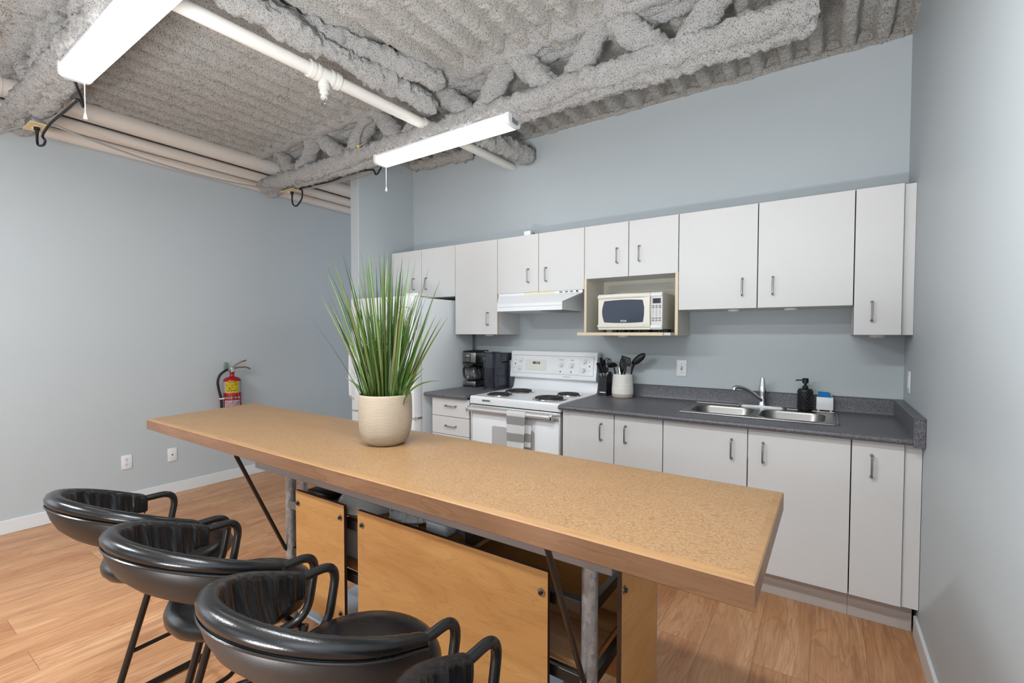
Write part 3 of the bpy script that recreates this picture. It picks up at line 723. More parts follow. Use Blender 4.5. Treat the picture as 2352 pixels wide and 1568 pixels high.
# oven door
bm = B(); box(bm, RX0+.006, RX1-.006, RF+.006, RF+.05, .19, .846, .004)
dr = obj('oven_door', bm, WHITE, t)
bm = B(); x0, x1 = RX0+.005, RX1-.005
box(bm, x0, x1, RF-.002, RF+.051, .822, .848, .003); box(bm, x0, x0+.012, RF-.001, RF+.051, .19, .822, .002); box(bm, x1-.012, x1, RF-.001, RF+.051, .19, .822, .002); box(bm, x0+.012, x1-.012, RF+.002, RF+.02, .79, .822, .002)
obj('door_trim', bm, SSV, dr)
bm = B(); prism(bm, rrect(-2.374, -2.012, .40, .706, .018), 'y', RF+.004, RF+.008); obj('oven_window', bm, OVENGL, dr)
bm = B(); prism(bm, [(RF-.050+.012*math.cos(a), .822+.017*math.sin(a)) for a in np.linspace(0, 2*PI, 17)[:-1]], 'x', x0+.012, x1-.045); hd = obj('oven_handle', bm, SSV, dr, 60)
for a, b in ((x1-.052, x1-.03), (x0+.004, x0+.02)): obj('handle_end', box(B(), a, b, RF-.066, RF+.002, .803, .842, .006), CHROME, hd)
obj('control_gap', box(B(), RX0+.01, RX1-.01, RF+.02, RF+.06, .846, .858), DKGAP, t)
obj('storage_drawer', box(B(), RX0+.006, RX1-.006, RF+.008, RF+.05, .05, .184, .004), WHITE, t)
# tea towel over the handle
bm = B(); rows = []
hz, hy = .822, RF-.050
path = [(hy+.016, .60)]+[(hy+.0165, z) for z in np.linspace(.62, .81, 8)]+[(hy+.019*math.cos(a), hz+.021*math.sin(a)) for a in np.linspace(.3, PI-.2, 8)]+[(hy-.0195, z) for z in np.linspace(.80, .57, 12)]
n = 14
for i, (y, z) in enumerate(path):
    f = i/(len(path)-1); front = i > 14; r = []
    x0, x1 = (-2.195, -2.045) if front or i > 8 else (-2.185, -2.015)
    for j in range(n+1):
        u = j/n; d = abs(z-hz)
        r.append(bm.verts.new((x0+(x1-x0)*u+.006*math.sin(d*9+u*3)*d*4, y+(.004*math.sin(u*7+1+f*2)-.003)*min(1, d*6)*(1 if front else .4), z)))
    rows.append(r)
for i in range(len(rows)-1):
    for j in range(n): bm.faces.new((rows[i][j], rows[i][j+1], rows[i+1][j+1], rows[i+1][j]))
bmesh.ops.solidify(bm, geom=bm.faces[:], thickness=.003)
tag(obj('tea_towel', bm, towel(), None, 60), 'grey and white striped tea towel hung on the oven handle', 'towel')

# range hood
t = thing('range_hood', 'white slanted range hood above the stove', 'range hood', (-2.186, 0, 1.55))
hy = -.452; hx0, hx1 = -2.478, -1.914
bm = B(); HL = [(-2.552, -.002), (-2.552, -.338), (-2.540, -.345), (hx0, hy), (hx0, hy), (hx0, hy)]
cols = []
for (xl, xr) in ((0, 0),):
    prof_ = [(-2.552, -1.91, -.002, 1.692), (-2.552, -1.815, -.331, 1.692), (-2.550, -1.815, -.333, 1.672), (-2.482, hx1-.002, hy+.006, 1.606), (hx0, hx1, hy, 1.600), (hx0, hx1, hy, 1.546), (-2.552, -1.90, -.002, 1.546)]
    l = [bm.verts.new((a, y, z)) for a, b, y, z in prof_]; r = [bm.verts.new((b, y, z)) for a, b, y, z in prof_]
    bm.faces.new(l); bm.faces.new(r[::-1])
    for q in range(len(l)): bm.faces.new((l[q], r[q], r[(q+1) % len(l)], l[(q+1) % len(l)]))
obj('hood_body', bm, WHITE, t, 20)
bm = B(); box(bm, hx0, hx1, hy-.0012, hy, 1.5775, 1.5790); obj('lip_line', bm, mat('seam grey', (150, 150, 152), .5), t)
obj('switch_plate', box(B(), -2.03, -1.82, -.3345, -.3315, 1.674, 1.690), WPLAST, t)
for x in (-1.985, -1.94, -1.90): obj('switch', box(B(), x-.012, x+.012, -.339, -.3345, 1.677, 1.687, .001, 1), GREYPL, t)
obj('knob', cyl(B(), (-1.852, -.3345, 1.682), (-1.852, -.350, 1.682), .006, None, 14), BLACK, t)
bm = B(); box(bm, -2.30, -2.172, -.3345, -.3318, 1.6735, 1.691); box(bm, -2.170, -2.04, -.3345, -.3318, 1.6735, 1.691); obj('data_label', bm, mat('yellowed sticker', (220, 212, 176), .5), t)
bm = B(); box(bm, -2.12, -1.94, -.40, -.1, 1.542, 1.547); obj('filter', bm, GREYPL, t)

# microwave
t = thing('microwave', 'cream countertop microwave with dark curved window in the open niche', 'microwave', (-1.46, -.2, 1.383))
mx0, mx1, mz0, mz1, my = -1.68, -1.238, 1.402, 1.645, -.365
obj('casing', box(B(), mx0+.003, mx1-.003, my+.02, -.04, mz0+.004, mz1-.002, .004), mat('cream painted casing', (196, 190, 176), .4), t)
xs = -1.3135
bm = B(); box(bm, mx0, xs-.0008, my, my+.03, mz0, mz1, .006); dr = obj('door', bm, CREAM, t)
def bulge(x0, x1, z0, z1, d, y=my, sag=.0, n=14, bow=0):
    bm = B(); R = []
    for i in range(n+1):
        x = x0+(x1-x0)*i/n; u = (2*i/n-1); s = sag*(1-u*u); row = []
        for k in range(9):
            f = k/8; z = z0+s*bow+(z1+s-(z0+s*bow))*f; row.append((x, y-d*math.sin(PI*f)**.8-.0005, z))
        row += [(x, y+.004, row[-1][2]), (x, y+.004, row[0][2])]
        R.append(row)
    ring_skin(bm, R); return bm
obj('door_moulding', bulge(mx0+.001, xs-.001, 1.612, 1.638, .010, sag=.008), CREAM, dr, 60)
obj('door_moulding', bulge(mx0+.001, xs-.001, 1.416, 1.440, .010, sag=-.006), CREAM, dr, 60)
bm = B(); poly = []
for i in range(15): u = i/14; poly.append((-1.633+.275*u, 1.598+.006*math.sin(PI*u)-.0+.0))
for i in range(1, 14): u = i/14; poly.append((-1.358+.006*math.sin(PI*u), 1.598-.145*u))
for i in range(15): u = i/14; poly.append((-1.358-.275*u, 1.453-.005*math.sin(PI*u)))
for i in range(1, 14): u = i/14; poly.append((-1.633-.016*math.sin(PI*u), 1.453+.145*u))
prism(bm, poly, 'y', my-.002, my+.002); w = obj('window', bm, SMOKE, dr)
bm = front_text('RCA', .016, -1.495, my-.0025, 1.4605, 1.3, .0006); obj('lettering', bm, WTXT, w)
bm = B(); prism(bm, [(-1.366, 1.612), (-1.3155, 1.615), (-1.3185, 1.53), (-1.3145, 1.434), (-1.362, 1.436), (-1.353, 1.5), (-1.352, 1.55)], 'y', my-.012, my+.002); obj('handle', bm, CREAM, dr)
bm = B(); box(bm, xs+.0008, mx1, my, my+.03, mz0, mz1, .005); cp = obj('control_panel', bm, mat('pale silver plastic', (214, 213, 210), .35), t)
obj('moulding', bulge(xs+.001, mx1-.001, 1.614, 1.64, .008), WPLAST, cp, 60); obj('moulding', bulge(xs+.001, mx1-.001, 1.408, 1.434, .008), WPLAST, cp, 60)
bm = B(); box(bm, -1.302, -1.247, my-.002, my+.002, 1.571, 1.606, .001, 1); d = obj('display_frame', bm, mat('display frame', (70, 74, 92), .3), cp)
obj('display', box(B(), -1.294, -1.256, my-.003, my-.001, 1.576, 1.600), LCD, d)
for row, (z, dark) in enumerate(((1.557, 1), (1.545, 1), (1.531, 0), (1.519, 0), (1.507, 0), (1.495, 0), (1.477, 1), (1.462, 1))):
    for c in range(3):
        x = -1.297+c*.0215; bm = B(); prism(bm, [(x+.0085*math.cos(a), z+.0048*math.sin(a)) for a in np.linspace(0, 2*PI, 15)[:-1]], 'y', my-.0016, my)
        b = obj('button', bm, DPRINT if dark else mat('pale button', (196, 196, 196), .5), cp)
        bm = B()
        if dark: box(bm, x-.005, x+.005, my-.0021, my-.0015, z-.0012, z+.0012)
        else: bm.free(); bm = front_text(['1','2','3','4','5','6','7','8','9','.','0','.'][(row-2)*3+c], .009, x, my-.002, z)
        obj('button_print', bm, WTXT if dark else DTXT, b)
for x in (-1.65, -1.585, -1.54, -1.40, -1.27):
    for y in (my+.05, -.08): obj('foot', cyl(B(), (x, y, 1.383), (x, y, 1.405), .011, .012, 12), BLACK, t)

# refrigerator
t = thing('refrigerator', 'white top mounted refrigerator with bottom freezer in the left alcove', 'refrigerator', (-3.43, -.4, 0))
fx0, fx1, fy = -3.828, -3.036, -.785
obj('cabinet', box(B(), fx0+.004, fx1, -.70, -.055, .02, 1.662, .006), mat('fridge side white', (224, 228, 230), .4), t)
def fdoor(z0, z1, name):
    bm = B(); prism(bm, [(fx0, -.708), (fx0, fy+.03), (fx0+.012, fy+.008), (fx0+.035, fy)]+[(fx1-.035, fy), (fx1-.012, fy+.008), (fx1, fy+.03), (fx1, -.708)], 'z', z0, z1)
    return obj(name, bm, WHITE, t, 40)
d1 = fdoor(.712, 1.674, 'fridge_door'); d2 = fdoor(.07, .694, 'freezer_door')
obj('gasket', box(B(), fx0+.012, fx1-.008, -.708, -.70, .07, 1.66), mat('door gasket', (150, 152, 152), .7), t)
bm = B(); prism(bm, [(fy-.001, 1.30), (fy-.035, 1.26), (fy-.04, 1.0), (fy-.035, .84), (fy-.001, .80)], 'x', fx0+.03, fx0+.062); obj('handle', bm, WHITE, d1)
bm = B(); box(bm, -3.34, -3.118, fy-.022, fy+.002, .618, .656, .006); obj('handle', bm, WPLAST, d2)
bm = B(); box(bm, fx1-.075, fx1+.002, fy+.004, -.70, .694, .712, .002, 1); cyl(bm, (fx1-.012, fy+.02, .688), (fx1-.012, fy+.02, .718), .009, None, 12); obj('hinge', bm, CHROME, t)
bm = B(); prism(bm, [(fx1-.13, fy+.03), (fx1-.13, fy+.075), (fx1-.02, -.56), (fx1-.002, -.56), (fx1-.002, fy+.045), (fx1-.035, fy+.03)], 'z', 1.675, 1.694); obj('hinge_cover', bm, CREAM, t)
for (x, z) in ((fx1-.06, 1.36), (fx1-.07, .86)): obj('door_plug', cyl(B(), (x, fy-.003, z), (x, fy+.002, z), .006, None, 12), WPLAST, d1)
bm = B(); box(bm, -3.235, -3.205, fy-.0012, fy, 1.535, 1.60)
for k in range(6): pass
pl = obj('badge', bm, mat('badge grey', (186, 190, 194), .3, .5), d1)
bm = B()
for k in range(6): box(bm, -3.232, -3.208, fy-.0018, fy-.0012, 1.54+k*.0098, 1.545+k*.0098)
obj('badge_print', bm, DTXT, pl)
obj('toe_grille', box(B(), fx0+.02, fx1-.01, -.72, -.69, .005, .065), GREYPL, t)

# drip coffee maker
t = thing('coffee_maker', 'silver and black drip coffee maker with glass carafe by the fridge', 'coffee maker', (-2.90, -.14, ZTOP))
x0, x1, y0, y1 = -3.005, -2.862, -.235, -.045
bm = B(); box(bm, x0, x1, y0, y1, ZTOP, ZTOP+.012, .004); box(bm, x0+.01, x1-.01, -.10, y1, ZTOP+.01, ZTOP+.29, .008); box(bm, x0-.003, x1+.003, y0-.002, y1, ZTOP+.203, ZTOP+.214, .003); obj('body', bm, BLACK, t)
bm = B(); box(bm, x0+.002, x1-.002, y0, y1-.004, ZTOP+.012, ZTOP+.05, .006); b = obj('base', bm, SS, t)
obj('lettering', front_text('Select', .013, -2.93, y0-.0008, ZTOP+.03), DTXT, b) if False else None
obj('warming_plate', cyl(B(), (-2.932, -.165, ZTOP+.05), (-2.932, -.165, ZTOP+.054), .06, None, 28), BLACK, t)
hd = obj('brew_head', box(B(), x0, x1, y0, y1, ZTOP+.214, ZTOP+.300, .006), SS, t)
pn = obj('control_panel', box(B(), x0+.03, x0+.088, y0-.002, y0+.002, ZTOP+.216, ZTOP+.288, .003, 1), BLACK, hd)
obj('display', box(B(), x0+.038, x0+.08, y0-.003, y0-.001, ZTOP+.262, ZTOP+.282, .001, 1), mat('lcd grey', (140, 146, 146), .2), pn)
for i in range(2):
    for j in range(3): obj('button', box(B(), x0+.038+i*.023, x0+.056+i*.023, y0-.003, y0-.001, ZTOP+.222+j*.0125, ZTOP+.230+j*.0125, .001, 1), GREYPL, pn)
bm = B(); prism(bm, [(y0+.0, ZTOP+.300), (y0+.02, ZTOP+.314), (y1-.01, ZTOP+.318), (y1, ZTOP+.3)], 'x', x0-.002, x1+.002); obj('lid', bm, BLACK, t)
cx, cy, z0 = -2.932, -.168, ZTOP+.0545
cf = obj('carafe', lathe(B(), [(0, 0), (.048, 0), (.058, .012), (.063, .035), (.06, .065), (.048, .095), (.043, .112), (.041, .112), (.046, .094), (.058, .064), (.061, .035), (.056, .013), (.047, .002), (0, .002)], (cx, cy, z0), 32), GLASS, t, 60)
obj('carafe_band', lathe(B(), [(.0445, .1), (.046, .1), (.046, .116), (.03, .125), (0, .125)], (cx, cy, z0), 28), BLACK, cf)
bm = B(); tube(bm, fillet([(cx-.04, cy-.015, z0+.115), (cx-.075, cy-.028, z0+.122), (cx-.09, cy-.034, z0+.10), (cx-.088, cy-.033, z0+.045), (cx-.07, cy-.026, z0+.02)], .02, 5), .0085, 10); obj('carafe_handle', bm, BLACK, cf)
bm = B(); box(bm, -2.96, -2.94, cy-.0655, cy-.062, z0+.03, z0+.034); obj('level_mark', bm, WTXT, cf)

# pod coffee machine
t = thing('pod_coffee_machine', 'dark slate single serve pod coffee machine beside the stove', 'coffee machine', (-2.68, -.2, ZTOP))
x0, x1 = -2.735, -2.615
obj('body', box(B(), x0+.004, x1, -.25, -.045, ZTOP+.012, ZTOP+.225, .010, 3), SLATE, t)
cx, cy = -2.675, -.268
def stad(r, z0, z1, yb, w=None):          # rounded front block
    w = w or r; poly = [(cx+w, yb)]+[(cx+w*math.cos(a), cy+r*math.sin(a)) for a in np.linspace(0, -PI, 22)]+[(cx-w, yb)]
    return prism(B(), poly, 'z', z0, z1)
obj('base', stad(.066, ZTOP, ZTOP+.016, -.045, .066), SLATE, t)
obj('column', stad(.053, ZTOP+.016, ZTOP+.19, -.2), mat('slate gloss', (30, 34, 44), .18), t)
hd = obj('brew_head', stad(.064, ZTOP+.207, ZTOP+.3, -.2, .063), SLATE, t)
obj('head_skirt', stad(.0625, ZTOP+.183, ZTOP+.2065, -.2, .062), SLATE, hd)
obj('rear_cover', box(B(), x0+.0, x1+.006, -.215, -.05, ZTOP+.226, ZTOP+.302, .008, 3), SLATE, t)
bm = stad(.058, ZTOP+.3, ZTOP+.312, -.21, .058); obj('lid', bm, BLACK, hd)
bm = B(); tube(bm, [(cx+.05*math.cos(a), cy+.05*math.sin(a), ZTOP+.314) for a in np.linspace(-.3, -PI+.3, 20)], .005, 8); obj('lid_handle', bm, CHROME, hd)
bm = front_text('KEURIG', .0105, 0, 0, 0, 1.1)
for v in bm.verts:
    a = -PI/2-.45+v.co.x/.0655; rr = .0655-.0-v.co.y*0+.0004; v.co = Vector((cx+rr*math.cos(a), cy+rr*math.sin(a), ZTOP+.258+v.co.z))
obj('lettering', bm, WTXT, hd)
obj('seam', box(B(), x1-.0005, x1+.0006, -.16, -.158, ZTOP+.02, ZTOP+.222), DKGAP, t)
t = tag(obj('steel_canister', lathe(B(), [(0, 0), (.028, 0), (.03, .003), (.03, .235), (.027, .24), (0, .24)], (-2.601, -.068, ZTOP), 28), mat('smoky cylinder', (92, 96, 102), .25, .5), None, 35, (-2.60, -.068, ZTOP)), 'slim grey cylinder between the pod machine and the stove back', 'canister')

# knife block and knives
t = thing('knife_block', 'black slanted knife block next to the stove', 'knife block', (-1.74, -.1, ZTOP))
kx0, kx1 = -1.768, -1.709
bm = B(); prism(bm, [(-.135, ZTOP), (-.135, ZTOP+.142), (-.055, ZTOP+.178), (-.03, ZTOP+.165), (-.03, ZTOP)], 'x', kx0, kx1); obj('block', bm, mat('black wood block', (24, 26, 30), .4), t)
bm = B(); box(bm, kx0+.006, kx1-.006, -.1362, -.135, ZTOP+.024, ZTOP+.031); obj('maker_strip', bm, WTXT, t)
def knife(x, y, zoff, ln, lean, lab, w=.0085):
    t = thing('kitchen_knife', lab, 'knife', (x, y, ZTOP+.15+zoff), 'knives in the black block')
    d = Vector((lean, -.30, .95)).normalized(); p = Vector((x, y, ZTOP+.152+zoff))
    cyl_b = B(); tube(cyl_b, [p-d*.02, p+d*.018], [.0065, .0075], 10); obj('bolster', cyl_b, CHROME, t)
    bm = B(); tube(bm, [p+d*.018, p+d*(.02+ln*.35), p+d*(.02+ln*.8), p+d*(.02+ln), p+d*(.024+ln)], [w*1.15, w*1.25, w*1.35, w*1.5, w*.9], 12); obj('grip', bm, BLACK, t)
knife(-1.757, -.120, .002, .075, -.17, 'front left knife with long black grip in the block')
knife(-1.738, -.118, .004, .07, -.14, 'front middle knife in the black block')
knife(-1.756, -.088, .014, .10, -.03, 'rear knife with the tallest black grip in the block')
knife(-1.737, -.088, .014, .085, -.06, 'rear middle knife beside the scissors in the block')
knife(-1.719, -.118, .002, .055, -.05, 'front right short knife in the black block')
t = thing('scissors', 'black handled kitchen scissors standing in the knife block', 'scissors', (-1.718, -.09, ZTOP+.16))
bm = B(); box(bm, -1.723, -1.713, -.094, -.088, ZTOP+.13, ZTOP+.215); cyl(bm, (-1.718, -.096, ZTOP+.2), (-1.718, -.086, ZTOP+.2), .009, None, 14); obj('blades', bm, CHROME, t)
for cx, cz in ((-1.706, ZTOP+.248), (-1.722, ZTOP+.252)):
    bm = B(); tube(bm, [(cx+.013*math.cos(a), -.092+.006*math.cos(a), cz+.025*math.sin(a)+.004) for a in np.linspace(0, 2*PI, 21)[:-1]], .0036, 8, True); obj('finger_loop', bm, BLACK, t)

# utensil crock and utensils
cx, cy = -1.592, -.115
t = thing('utensil_crock', 'off white ribbed crock holding black utensils', 'crock', (cx, cy, ZTOP))
pr = [(0, 0), (.066, 0), (.073, .006), (.0765, .02), (.0765, .028)]
obj('unglazed_base', lathe(B(), pr, (cx, cy, ZTOP), 40), STONE, t)
pr = [(.0767, .028)]
for k in range(13):
    z = .03+k*.0105; r = .0775-.009*max(0, (z-.06)/.11)
    pr += [(r, z), (r+.0006, z+.004), (r, z+.0085)]
pr += [(.068, .168), (.066, .171), (.063, .168), (.064, .1), (.066, .03), (0, .028)]
obj('crock_body', lathe(B(), pr, (cx, cy, ZTOP), 44), CROCK, t, 25)
UT = 'black utensils in the crock'
BU = mat('black nylon', (16, 16, 17), .4)
def ute(name, lab, cat, base, top):
    t = thing(name, lab, cat, base, UT); obj('handle', tube(B(), [base, top], [.0055, .006], 10), BU, t); return t
# solid spoon leaning right
b, h = (-1.575, -.105, ZTOP+.03), (-1.508, -.115, ZTOP+.245)
t = ute('cooking_spoon', 'large black spoon leaning right out of the crock', 'spoon', b, h)
bm = B(); bmesh.ops.create_uvsphere(bm, u_segments=20, v_segments=12, radius=1)
for v in bm.verts:
    if v.co.y > 0: v.co.y *= -.55
bm.transform(Matrix.Translation((-1.474, -.118, ZTOP+.282)) @ Matrix.Rotation(math.radians(51), 4, 'Y') @ Matrix.Diagonal((.026, .016, .062, 1))); obj('spoon_bowl', bm, BU, t)
b, h = (-1.60, -.14, ZTOP+.03), (-1.556, -.14, ZTOP+.236)
t = ute('slotted_turner', 'black slotted turner standing upright in the crock', 'turner', b, h)
bm = B(); o = Vector((-1.553, -.142, ZTOP+.233)); ux = Vector((.96, 0, -.27)); uz = Vector((-.06, -.05, 1)).normalized()
def slot(a0, a1, c0, c1):
    p = [o+ux*a+uz*c+Vector((0, d, 0)) for d in (-.0018, .0018) for a, c in ((a0, c0), (a1, c0), (a1, c1), (a0, c1))]
    vs = [bm.verts.new(q) for q in p]
    for q in ((0, 1, 2, 3), (7, 6, 5, 4), (0, 4, 5, 1), (1, 5, 6, 2), (2, 6, 7, 3), (3, 7, 4, 0)): bm.faces.new([vs[i] for i in q])
slot(-.036, .036, .058, .066); slot(-.03, .03, .0, .016)
for k in range(6): a = -.036+k*.0126; slot(a, a+.0088, .014, .06)
obj('slotted_blade', bm, BU, t)
b, h = (-1.615, -.095, ZTOP+.03), (-1.604, -.1, ZTOP+.175)
t = ute('whisk', 'black wire balloon whisk in the crock behind the turner', 'whisk', b, h)
for k in range(6):
    a = PI*k/6; bm = B(); P = []
    for i in range(25):
        f = i/24; s = math.sin(PI*f); w = .031*math.cos(PI*f)*(s**.55); zz = ZTOP+.172+.118*s
        P.append((-1.604+.006*s+w*math.cos(a), -.1+w*math.sin(a), zz))
    obj('wire', tube(bm, P, .0021, 6), BU, t)
b, h = (-1.61, -.135, ZTOP+.03), (-1.648, -.145, ZTOP+.222)
t = ute('ladle', 'black ladle hooked over the left side of the crock', 'ladle', b, h)
bm = B(); lathe(bm, [(0, -.02), (.02, -.017), (.032, -.006), (.036, .006), (.034, .006), (.029, -.003), (.018, -.013), (0, -.016)], (0, 0, 0), 24)
bm.transform(Matrix.Translation((-1.658, -.15, ZTOP+.232)) @ Matrix.Rotation(math.radians(165), 4, 'Y') @ Matrix.Rotation(math.radians(16), 4, 'X')); obj('ladle_bowl', bm, BU, t)
b, h = (-1.57, -.085, ZTOP+.03), (-1.53, -.08, ZTOP+.23)
t = thing('steel_tongs', 'steel utensil handle leaning at the back of the crock', 'tongs', b, UT)
obj('arm', tube(B(), [b, h], [.006, .009], 8), CHROME, t)
t = thing('steel_spatula', 'steel spatula handle between whisk and ladle in the crock', 'spatula', (-1.615, -.075, ZTOP+.03), UT)
obj('handle', tube(B(), [(-1.61, -.08, ZTOP+.03), (-1.635, -.075, ZTOP+.215)], [.006, .008], 8), CHROME, t)

# wall plates
def plate(name, label, cat, c, axis):
    t = thing(name, label, cat, c); x, y, z = c
    if axis == 'y': bm = box(B(), x-.0345, x+.0345, y-.006, y, z-.0565, z+.0565, .0025, 2)
    elif axis == 'x+': bm = box(B(), x, x+.006, y-.0345, y+.0345, z-.0565, z+.0565, .0025, 2)
    else: bm = box(B(), x-.006, x, y-.0345, y+.0345, z-.0565, z+.0565, .0025, 2)
    obj('plate', bm, WPLAST, t); return t
c = (-1.2035, -.0005, 1.135); t = plate('light_switch', 'white toggle light switch above the kitchen counter', 'light switch', c, 'y')
s = obj('switch_frame', box(B(), c[0]-.006, c[0]+.006, -.0072, -.006, 1.122, 1.148), GREYPL, t)
bm = B(); prism(bm, [(-.0065, 1.130), (-.016, 1.136), (-.016, 1.142), (-.0065, 1.143)], 'x', c[0]-.0042, c[0]+.0042); obj('toggle', bm, WPLAST, s)
for dz in (-.03, .03): obj('screw', cyl(B(), (c[0], -.006, c[2]+dz), (c[0], -.0075, c[2]+dz), .0028, None, 10), GREYPL, t)
t = plate('wall_plate', 'white wall plate on the right wall over the counter end', 'wall plate', (-.0005, -.228, 1.126), 'x-')
obj('rocker', box(B(), -.009, -.006, -.244, -.212, 1.094, 1.158, .001, 1), WPLAST, t)
c = (XL+.0005, -2.028, .343); t = plate('wall_outlet', 'white duplex outlet low on the left wall', 'outlet', c, 'x+')
for dz in (-.02, .02):
    s = obj('socket_face', lathe(B(), [(.0168, 0), (.0168, .002), (0, .002)], (XL+.006, c[1], c[2]+dz), 20, 'x'), WPLAST, t)
    bm = B()
    for dy in (-.006, .006): box(bm, XL+.0082, XL+.009, c[1]+dy-.0014, c[1]+dy+.0014, c[2]+dz-.001, c[2]+dz+.008)
    cyl(bm, (XL+.0082, c[1], c[2]+dz-.008), (XL+.009, c[1], c[2]+dz-.008), .0028, None, 8); obj('slots', bm, DTXT, s)
obj('screw', cyl(B(), (XL+.006, c[1], c[2]), (XL+.0075, c[1], c[2]), .0024, None, 8), GREYPL, t)
c = (XL+.0005, -1.713, .336); t = plate('phone_jack', 'blank white plate with a single jack hole on the left wall', 'wall plate', c, 'x+')
obj('jack', box(B(), XL+.0058, XL+.0075, c[1]-.005, c[1]+.005, c[2]-.005, c[2]+.005), DTXT, t)
for dz in (-.042, .042): obj('screw', cyl(B(), (XL+.006, c[1], c[2]+dz), (XL+.0072, c[1], c[2]+dz), .002, None, 8), GREYPL, t)

# puck lights
for (x, y, z, lab) in ((-.845, -.20, 1.527, 'round puck light under the left half of the sink cabinet'), (-.54, -.20, 1.527, 'round puck light under the right half of the sink cabinet'), (-.137, -.20, 1.37, 'round puck light under the tall narrow right cabinet'),
                       (-1.51, -.33, 1.365, 'round puck light under the microwave shelf'), (-2.74, -.2, 1.37, 'round puck light under the tall cabinet by the fridge')):
    t = thing('puck_light', lab, 'puck light', (x, y, z), 'puck lights under the cabinets')
    obj('housing', lathe(B(), [(0, -.0005), (.035, -.0005), (.036, -.004), (.034, -.013), (.026, -.0135), (0, -.0135)], (x, y, z), 28), WPLAST, t)
    obj('lens', lathe(B(), [(.025, -.0137), (.02, -.0165), (0, -.0175)], (x, y, z), 24), mat('puck lens', (206, 204, 196), .3), t)
    obj('screw', cyl(B(), (x, y-.0345, z-.007), (x, y-.0365, z-.007), .0018, None, 8), DTXT, t)
t = thing('alarm_box', 'small white box with grey end on top of the upper cabinets', 'sensor', (-2.29, -.3, ZT))
obj('case', box(B(), -2.322, -2.262, -.318, -.27, ZT, ZT+.034, .004), WPLAST, t); obj('plug', box(B(), -2.262, -2.245, -.305, -.28, ZT, ZT+.022, .002), GREYPL, t)

# fire extinguisher
ex, ey, r = -4.905, -1.262, .073
t = thing('fire_extinguisher', 'red fire extinguisher with yellow label hung on the left wall', 'fire extinguisher', (ex, ey, .55))
zt_ = .972
obj('cylinder', lathe(B(), [(0, .545), (r*.8, .545), (r, .56), (r, zt_-.035), (r*.96, zt_-.02), (r*.8, zt_-.006), (r*.45, zt_+.004), (.02, zt_+.008), (.017, zt_+.03), (.021, zt_+.034), (.021, zt_+.05), (0, zt_+.05)], (ex, ey, 0), 36), RED, t, 40)
A0 = math.atan2(-3.39-ey, -.37-ex)
def wrap(name, a0, a1, z0, z1, m, par, rr=r+.0008):
    bm = B(); n = 24; lo = []; hi = []
    for k in range(n+1):
        a = A0+a0+(a1-a0)*k/n; lo.append(bm.verts.new((ex+rr*math.cos(a), ey+rr*math.sin(a), z0))); hi.append(bm.verts.new((ex+rr*math.cos(a), ey+rr*math.sin(a), z1)))
    for k in range(n): bm.faces.new((lo[k], lo[k+1], hi[k+1], hi[k]))
    bmesh.ops.solidify(bm, geom=bm.faces[:], thickness=.0006); return obj(name, bm, m, par)
lb = wrap('label', -1.5, 1.5, .835, .937, LBLW, t)
yl = wrap('instruction_label', -.72, .72, .832, .938, YELLOW, t, r+.0016)
ll = wrap('lower_label', -.9, .9, .62, .765, LBLW, t); wrap('strap', -PI, PI, .782, .797, CHROME, t, r+.003)
def lab_mesh(bm):         # bend a flat (x, z) drawing round the cylinder
    for v in bm.verts:
        a = A0+v.co.x/(r+.0022); rr = r+.0023-v.co.y; v.co = Vector((ex+rr*math.cos(a), ey+rr*math.sin(a), v.co.z))
    return bm
bm = front_text('INSTRUCTIONS', .0095, 0, 0, .929)
for q in ((-.045, -.028, .906, .909), (-.012, .006, .902, .905), (.006, .02, .904, .907), (.022, .046, .911, .914), (.03, .034, .905, .916), (-.047, -.043, .898, .907),
          (-.024, -.018, .862, .885), (-.018, -.004, .878, .8805), (-.004, .012, .884, .887), (-.02, .0, .862, .8635)): box(bm, q[0], q[1], -.0003, 0, q[2], q[3])
for k in range(3):
    x = -.03+k*.028; box(bm, x-.012, x+.008, -.0003, 0, .850, .856); box(bm, x, x+.010, -.0003, 0, .840, .850)
obj('label_print', lab_mesh(bm), DTXT, yl)
bm = B()
for k in range(3): x = -.03+k*.028; box(bm, x+.001, x+.008, -.0006, -.0002, .841, .849)
obj('label_pictogram', lab_mesh(bm), WTXT, yl)
bm = B()
for s in (-1, 1):
    for k in range(9): x = s*.082; box(bm, x-.012, x+.012-.006*((k*7) % 3)/2, -.0003, 0, .842+k*.0104, .845+k*.0104)
obj('small_print', lab_mesh(bm), mat('blue grey print', (120, 132, 168), .5), lb)
bm = B()
for k in range(5):
    for q in range(7): x = -.05+q*.016; box(bm, x, x+.012-.004*((q+k) % 3), -.0003, 0, .748-k*.013, .755-k*.013)
obj('lower_print', lab_mesh(bm), RED, ll)
z = zt_+.05
obj('valve', lathe(B(), [(0, 0), (.014, 0), (.014, .02), (.018, .022), (.018, .04), (0, .044)], (ex, ey, z), 16), CHROME, t)
bm = B(); P = smooth_path([(ex, ey-.008, z+.03), (ex, ey+.03, z+.062), (ex, ey+.075, z+.085), (ex, ey+.125, z+.10)], 6); tube(bm, P, .0075, 8)
for v in bm.verts: v.co.x = ex+(v.co.x-ex)*1.6
obj('squeeze_lever', bm, CHROME, t)
bm = B(); P = smooth_path([(ex, ey, z+.028), (ex, ey+.05, z+.036), (ex, ey+.12, z+.036), (ex, ey+.165, z+.018)], 6); tube(bm, P, .0075, 8)
for v in bm.verts: v.co.x = ex+(v.co.x-ex)*1.6
obj('carry_handle', bm, mat('worn copper steel', (178, 150, 128), .3, .8), t)
obj('wall_hook', box(B(), XL+.001, XL+.022, ey-.032, ey+.006, z+.02, z+.084, .008), mat('green grey bracket', (132, 146, 138), .45, .4), t)
